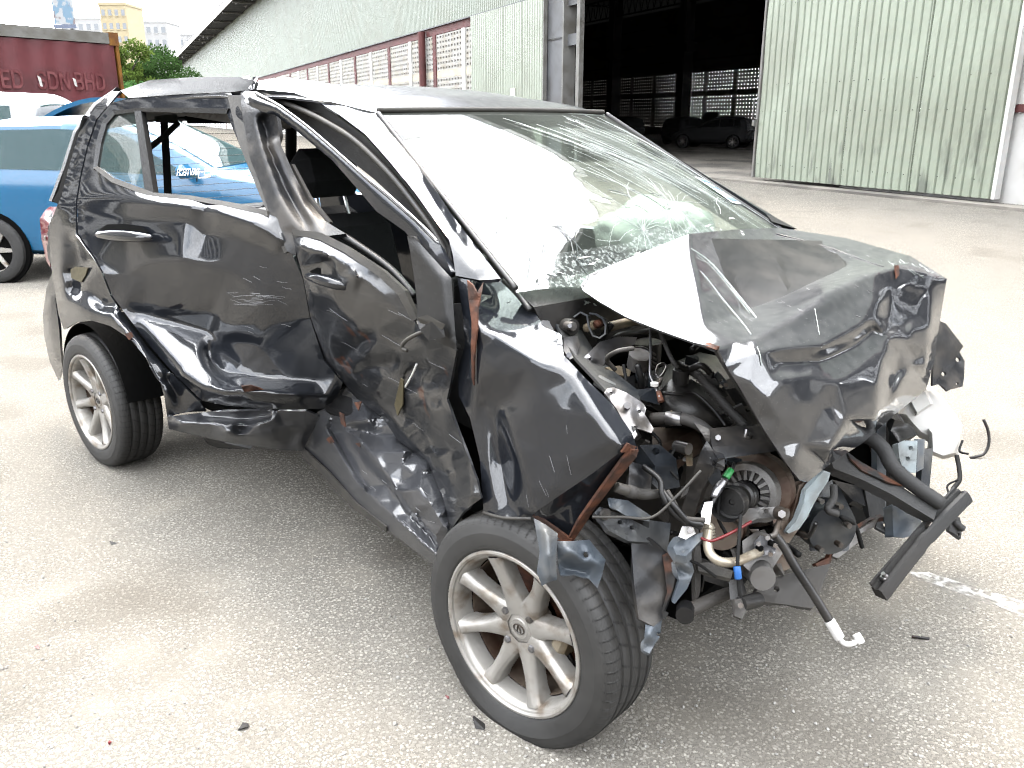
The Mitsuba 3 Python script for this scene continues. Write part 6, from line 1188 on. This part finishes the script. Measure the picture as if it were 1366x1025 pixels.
plate([(1172, 692, 2.42), (1166, 704, 2.41), (1148, 712, 2.38), (1150, 720, 2.36), (1118, 745, 2.31), (1110, 742, 2.31), (1130, 716, 2.36)], .01, 'mat_cast', 'lower_arm', (3, .008))
# lower crossmember and what hangs from it
plate([(1022, 775, 1.98), (1050, 766, 2.04), (1092, 756, 2.12), (1108, 752, 2.16), (1094, 790, 2.06), (1084, 812, 2.0), (1050, 807, 1.96), (1020, 803, 1.93), (1008, 790, 1.93)], .01, 'mat_dark_steel', 'undertray', (7, .015), 4, True, ((1036, 786, 4, 1.97),), 5)
plate([(1000, 760, 2.0), (1024, 740, 2.08), (1060, 738, 2.15), (1062, 755, 2.12), (1035, 766, 2.04), (1010, 772, 1.98)], .01, 'mat_brown_cast', 'rusty_tray', (4, .01))
epart('sway_bar', ptube([(908, 816, 1.82), (925, 812, 1.83), (950, 800, 1.85), (975, 790, 1.88)], [10, 10, 9, 8]), 'mat_dark_steel', True)
disc(914, 816, 1.80, 12, .02, 'mat_engine_black', 'bush', (.5, -.9, .1))
blk([(972, 774, 1.82), (990, 772, 1.84), (996, 790, 1.83), (988, 808, 1.8), (974, 800, 1.8)], .05, 'mat_engine_black', 'lower_mount', 40); epart('lower_mount', ptube([(988, 806, 1.8), (1012, 800, 1.84)], 10, sides=12, smooth=False), 'mat_engine_black', 30)
plate([(980, 800, 1.79), (990, 798, 1.8), (996, 815, 1.79), (990, 826, 1.78), (980, 822, 1.78)], .01, 'mat_dark_steel', 'hanging_tab', (2, .01)); bolt(988, 808, 1.77, 4, 'mat_cast')
# panels torn down beside the wheel
plate([(842, 725, 1.80), (866, 718, 1.80), (896, 742, 1.81), (906, 765, 1.82), (894, 800, 1.82), (884, 826, 1.81), (872, 836, 1.79), (852, 826, 1.78), (846, 780, 1.78)], .008, 'mat_black_metal', 'torn_side_panel', (4, .008), 4, True, (), 8)
plate([(862, 822, 1.80), (884, 822, 1.82), (880, 850, 1.81), (866, 872, 1.79), (858, 868, 1.79), (860, 845, 1.79)], .008, 'mat_blue_grey', 'splash_shield', (4, .012), 4, True, ((879, 846, 3, 1.81),), 9)
plate([(884, 742, 1.80), (892, 738, 1.80), (904, 752, 1.80), (898, 785, 1.80), (886, 815, 1.81), (892, 818, 1.81), (888, 826, 1.81), (880, 824, 1.81), (890, 790, 1.805)], .006, 'mat_rusty_steel', 'rusty_torn_edge', (4, .01), 3)
plate([(900, 752, 1.79), (908, 746, 1.795), (922, 747, 1.80), (926, 762, 1.80), (917, 785, 1.80), (900, 806, 1.80), (896, 803, 1.80), (906, 775, 1.795)], .01, 'mat_blue_grey', 'torn_flange', (4, .012), 4, True)
plate([(926, 745, 1.84), (931, 700, 1.86), (936, 745, 1.85), (934, 790, 1.85), (928, 810, 1.84)], .01, 'mat_dark_steel', 'radiator_stay', (2, .01))
# torn liner pieces over the front tyre
epart('torn_liner', panel([S(712, 692, -0.055), S(728, 700, -0.055), S(744, 712, -0.050), S(742, 745, -0.070), S(743, 774, -0.075), S(733, 776, -0.085), S(723, 782, -0.075), S(716, 764, -0.080), S(720, 735, -0.070)], [[S(728, 705, -0.085), S(731, 740, -0.105), S(733, 775, -0.105)]], step=3.5, sm=1, ripple=(.015, 20), th=.003), 'mat_blue_grey', True)
epart('torn_liner', panel([S(743, 722, -0.045), S(765, 722, -0.025), S(786, 720, 0.015), S(808, 747, 0.035), S(803, 768, 0.015), S(797, 785, 0.005), S(785, 772, -0.005), S(766, 766, -0.025), S(748, 768, -0.055), S(744, 745, -0.055)], [[S(760, 735, -0.055), S(780, 748, -0.025), S(800, 752, 0.005)], [S(752, 758, -0.025), S(780, 764, 0.005)]], [[S(782+3.5*math.cos(a), 740+4*math.sin(a), -.010) for a in np.linspace(0, 6.28, 9)[:-1]]], step=3.5, sm=1, ripple=(.015, 18), th=.003), 'mat_blue_grey', True)
epart('torn_liner', panel([S(735, 720, -0.005), S(762, 722, -0.005), S(758, 731, -0.005), S(740, 729, -0.005)], step=4, sm=0, th=.004), 'mat_rust', False)
# wing stay and black corner bracket on the far side
plate([(1252, 428, 2.62), (1262, 432, 2.66), (1285, 462, 2.7), (1280, 470, 2.7), (1287, 482, 2.7), (1286, 505, 2.67), (1284, 516, 2.65), (1272, 518, 2.62), (1264, 522, 2.6), (1254, 512, 2.58), (1244, 515, 2.56), (1246, 470, 2.58)], .006, 'mat_black_metal', 'corner_bracket', (4, .01), 4, True, ((1278, 480, 3.2, 2.69), (1259, 499, 3.2, 2.62), (1277, 512, 2, 2.64)), 4)
bt = [(1204, 524), (1216, 516), (1240, 514), (1258, 530), (1284, 566), (1282, 590), (1276, 608), (1258, 612), (1240, 606), (1226, 584), (1214, 572), (1198, 552)]
def bulge(pts, t0, t1):
    c = np.array(pts, float).mean(0); ins = lambda k: c+(np.array(pts, float)-c)*k
    return hull(np.vstack([[D(u, v, t) for u, v in ins(k)] for k, t in ((.93, t1), (1, t1-.03), (1, t0+.05), (.93, t0+.02), (.74, t0))]))
tank = cat(bulge(bt[:7]+bt[9:], 2.68, 2.84), bulge([(1238, 572), (1282, 566), (1279, 608), (1258, 613), (1240, 606)], 2.63, 2.80), bulge([(1206, 526), (1236, 518), (1246, 540), (1222, 556)], 2.65, 2.75))
tk = epart('washer_tank', tank, 'mat_white_plastic', 40, label='cracked white washer tank')
epart('tank_neck', ptube([(1246, 572, 2.69), (1242, 602, 2.69)], 5), 'mat_white_plastic', True)
epart('cable', ptube([(1276, 608, 2.6), (1279, 622, 2.58), (1280, 640, 2.55), (1272, 652, 2.52), (1268, 662, 2.5)], 3), 'mat_black', True); epart('cable', ptube([(1284, 588, 2.65), (1280, 602, 2.62), (1292, 606, 2.6)], 1.5), 'mat_black', True); epart('cable', ptube([(1278, 640, 2.54), (1264, 648, 2.54), (1266, 660, 2.5)], 1.3), 'mat_black', True)
# the tangle behind: looms, hoses, lugs and brackets between the parts named above
rb3 = np.random.default_rng(77)
zone = sg.Polygon([(770, 470), (850, 440), (940, 470), (1000, 560), (1060, 640), (1060, 740), (1010, 790), (930, 800), (880, 720), (840, 600)])
def zpt():
    while True:
        u, v = rb3.uniform(760, 1070), rb3.uniform(430, 810)
        if zone.contains(sg.Point(u, v)): return u, v
for i in range(26):
    u, v = zpt(); a = rb3.uniform(0, 6.28); q = []; t = rb3.uniform(1.95, 2.12)
    for s in range(4): q.append((u, v, t)); a += rb3.normal(0, .7); u += math.cos(a)*rb3.uniform(12, 26); v += math.sin(a)*rb3.uniform(12, 26); t += rb3.normal(0, .03)
    epart('loom', ptube(q, rb3.choice([1.6, 2.4, 3.2, 4.5]), sides=7), ['mat_black', 'mat_black_plastic', 'mat_dark_steel', 'mat_engine_black'][i % 4], True)
for i in range(34):
    u, v = zpt(); t = rb3.uniform(1.98, 2.14); s = rb3.uniform(4, 13)
    epart('lug', hull([D(u+rb3.uniform(-s, s), v+rb3.uniform(-s, s), t+rb3.uniform(-.03, .03)) for _ in range(9)]), ['mat_dark_steel', 'mat_cast', 'mat_engine_black', 'mat_black_metal', 'mat_dark_blue_grey'][i % 5], False)
for i in range(16):
    u, v = zpt(); s = rb3.uniform(8, 20); a = rb3.uniform(0, 3.14); t = rb3.uniform(1.97, 2.1); ca, sa_ = math.cos(a), math.sin(a)
    plate([(u+ca*x-sa_*y, v+sa_*x+ca*y, t+.002*x) for x, y in ((-s, -s*.35), (s*.4, -s*.4), (s, -s*.1), (s*.9, s*.3), (-s*.2, s*.4), (-s, s*.3))], .005, ['mat_dark_steel', 'mat_steel', 'mat_black_metal', 'mat_blue_grey'][i % 4], 'bracket', (3, .01), 4, 30, ((u, v, 2.2, t),), i)
    bolt(u+ca*s*.6, v+sa_*s*.6, t-.02, 3, 'mat_cast')
# bumper beam, one end down by the ground
bA, bB = D(1172, 792, 2.30), D(1286, 660, 2.40)
ax = bB-bA; Lb = np.linalg.norm(ax); BMx = frame_to(bA, ax, RT*.7-FW*.2+UP*.4)
wdt = 20*2.33/FOC
pf = [(-.5, .0), (-.42, .018), (-.2, .02), (-.12, .008), (.12, .008), (.2, .02), (.42, .018), (.5, 0), (.5, -.02), (-.5, -.02)]
ring = [[[Lb*s, y*wdt*(.92 if s < .02 else 1), (z+.012*math.sin(math.pi*s)+(0.004 if abs(s-.5) < .05 else 0))] for y, z in pf] for s in np.linspace(0, 1, 26)]
bmesh = grid_mesh(np.array(ring), close=True); endc = [hull(np.array(ring[i])+np.array([[.001*k, 0, 0]])) if False else None for i, k in ((0, 1),)]
caps = [trimesh.Trimesh(np.array(r_), [[0, i, i+1] for i in range(1, 9)], process=False) for r_ in (ring[0], ring[-1])]
zs = 1 if BMx[:3, 2]@(CAM-bA) > 0 else -1
BMx = BMx@np.diag([1, 1, zs, 1])
BB = part('bumper_beam', put(cat(bmesh, *caps), BMx), 'mat_dark_steel', 25, label='black bumper beam hanging askew with one end near the ground')
part('beam_flange', put(box([Lb*.5, -.46*wdt, .022], [Lb*.98, .006, .012]), BMx), 'mat_dark_steel', False, 'bumper_beam')
for s in (.1, .62): part('beam_clip', put(box([Lb*s, 0, .022], [.022, .02, .02], bev=.004), BMx), 'mat_steel', False, 'bumper_beam')
part('beam_bolt', put(trimesh.creation.cylinder(radius=.006, height=.03, sections=10), BMx@trimesh.transformations.translation_matrix([Lb*.1, .004, .028])), 'mat_steel', False, 'bumper_beam')
part('beam_end', hull([D(u, v, t) for u, v in ((1283, 655), (1294, 660), (1292, 674), (1281, 684)) for t in (2.38, 2.48)]), 'mat_dark_steel', False, 'bumper_beam')
part('beam_tab', panel([(1268, 696, 2.42), (1280, 690, 2.44), (1284, 702, 2.44), (1282, 718, 2.42), (1266, 708, 2.4)], (), [[(1279+2*math.cos(a), 713+2*math.sin(a), 2.425) for a in np.linspace(0, 6.28, 8)[:-1]]], step=5, sm=0, th=.01), 'mat_dark_steel', False, 'bumper_beam')
part('beam_peg', ptube([(1272, 696, 2.42), (1285, 706, 2.42)], 4.5, smooth=False), 'mat_dark_steel', True, 'bumper_beam')
hw_ = thing('bent_wire', 'short brown hooked wire standing in the bright yard beyond the white washer tank', 'wire')
g0 = on(1294, 612, 2, .0); wk_t = (g0-CAM)@FW
obj(hw_, ptube([(1312, 560, wk_t), (1318, 575, wk_t), (1319, 592, wk_t), (1312, 606, wk_t), (1294, 611, wk_t)], 2.0, sides=7), 'mat_rusty_steel', True)
sw = thing('dropped_pin', 'small rusty pin lying on the asphalt near the bottom right', 'debris')
c = on(1228, 851, 2, .006); obj(sw, tube([c+[-.02, -.01, 0], c+[.02, .012, 0]], .004, 6, smooth=False), 'mat_rusty_steel', True)
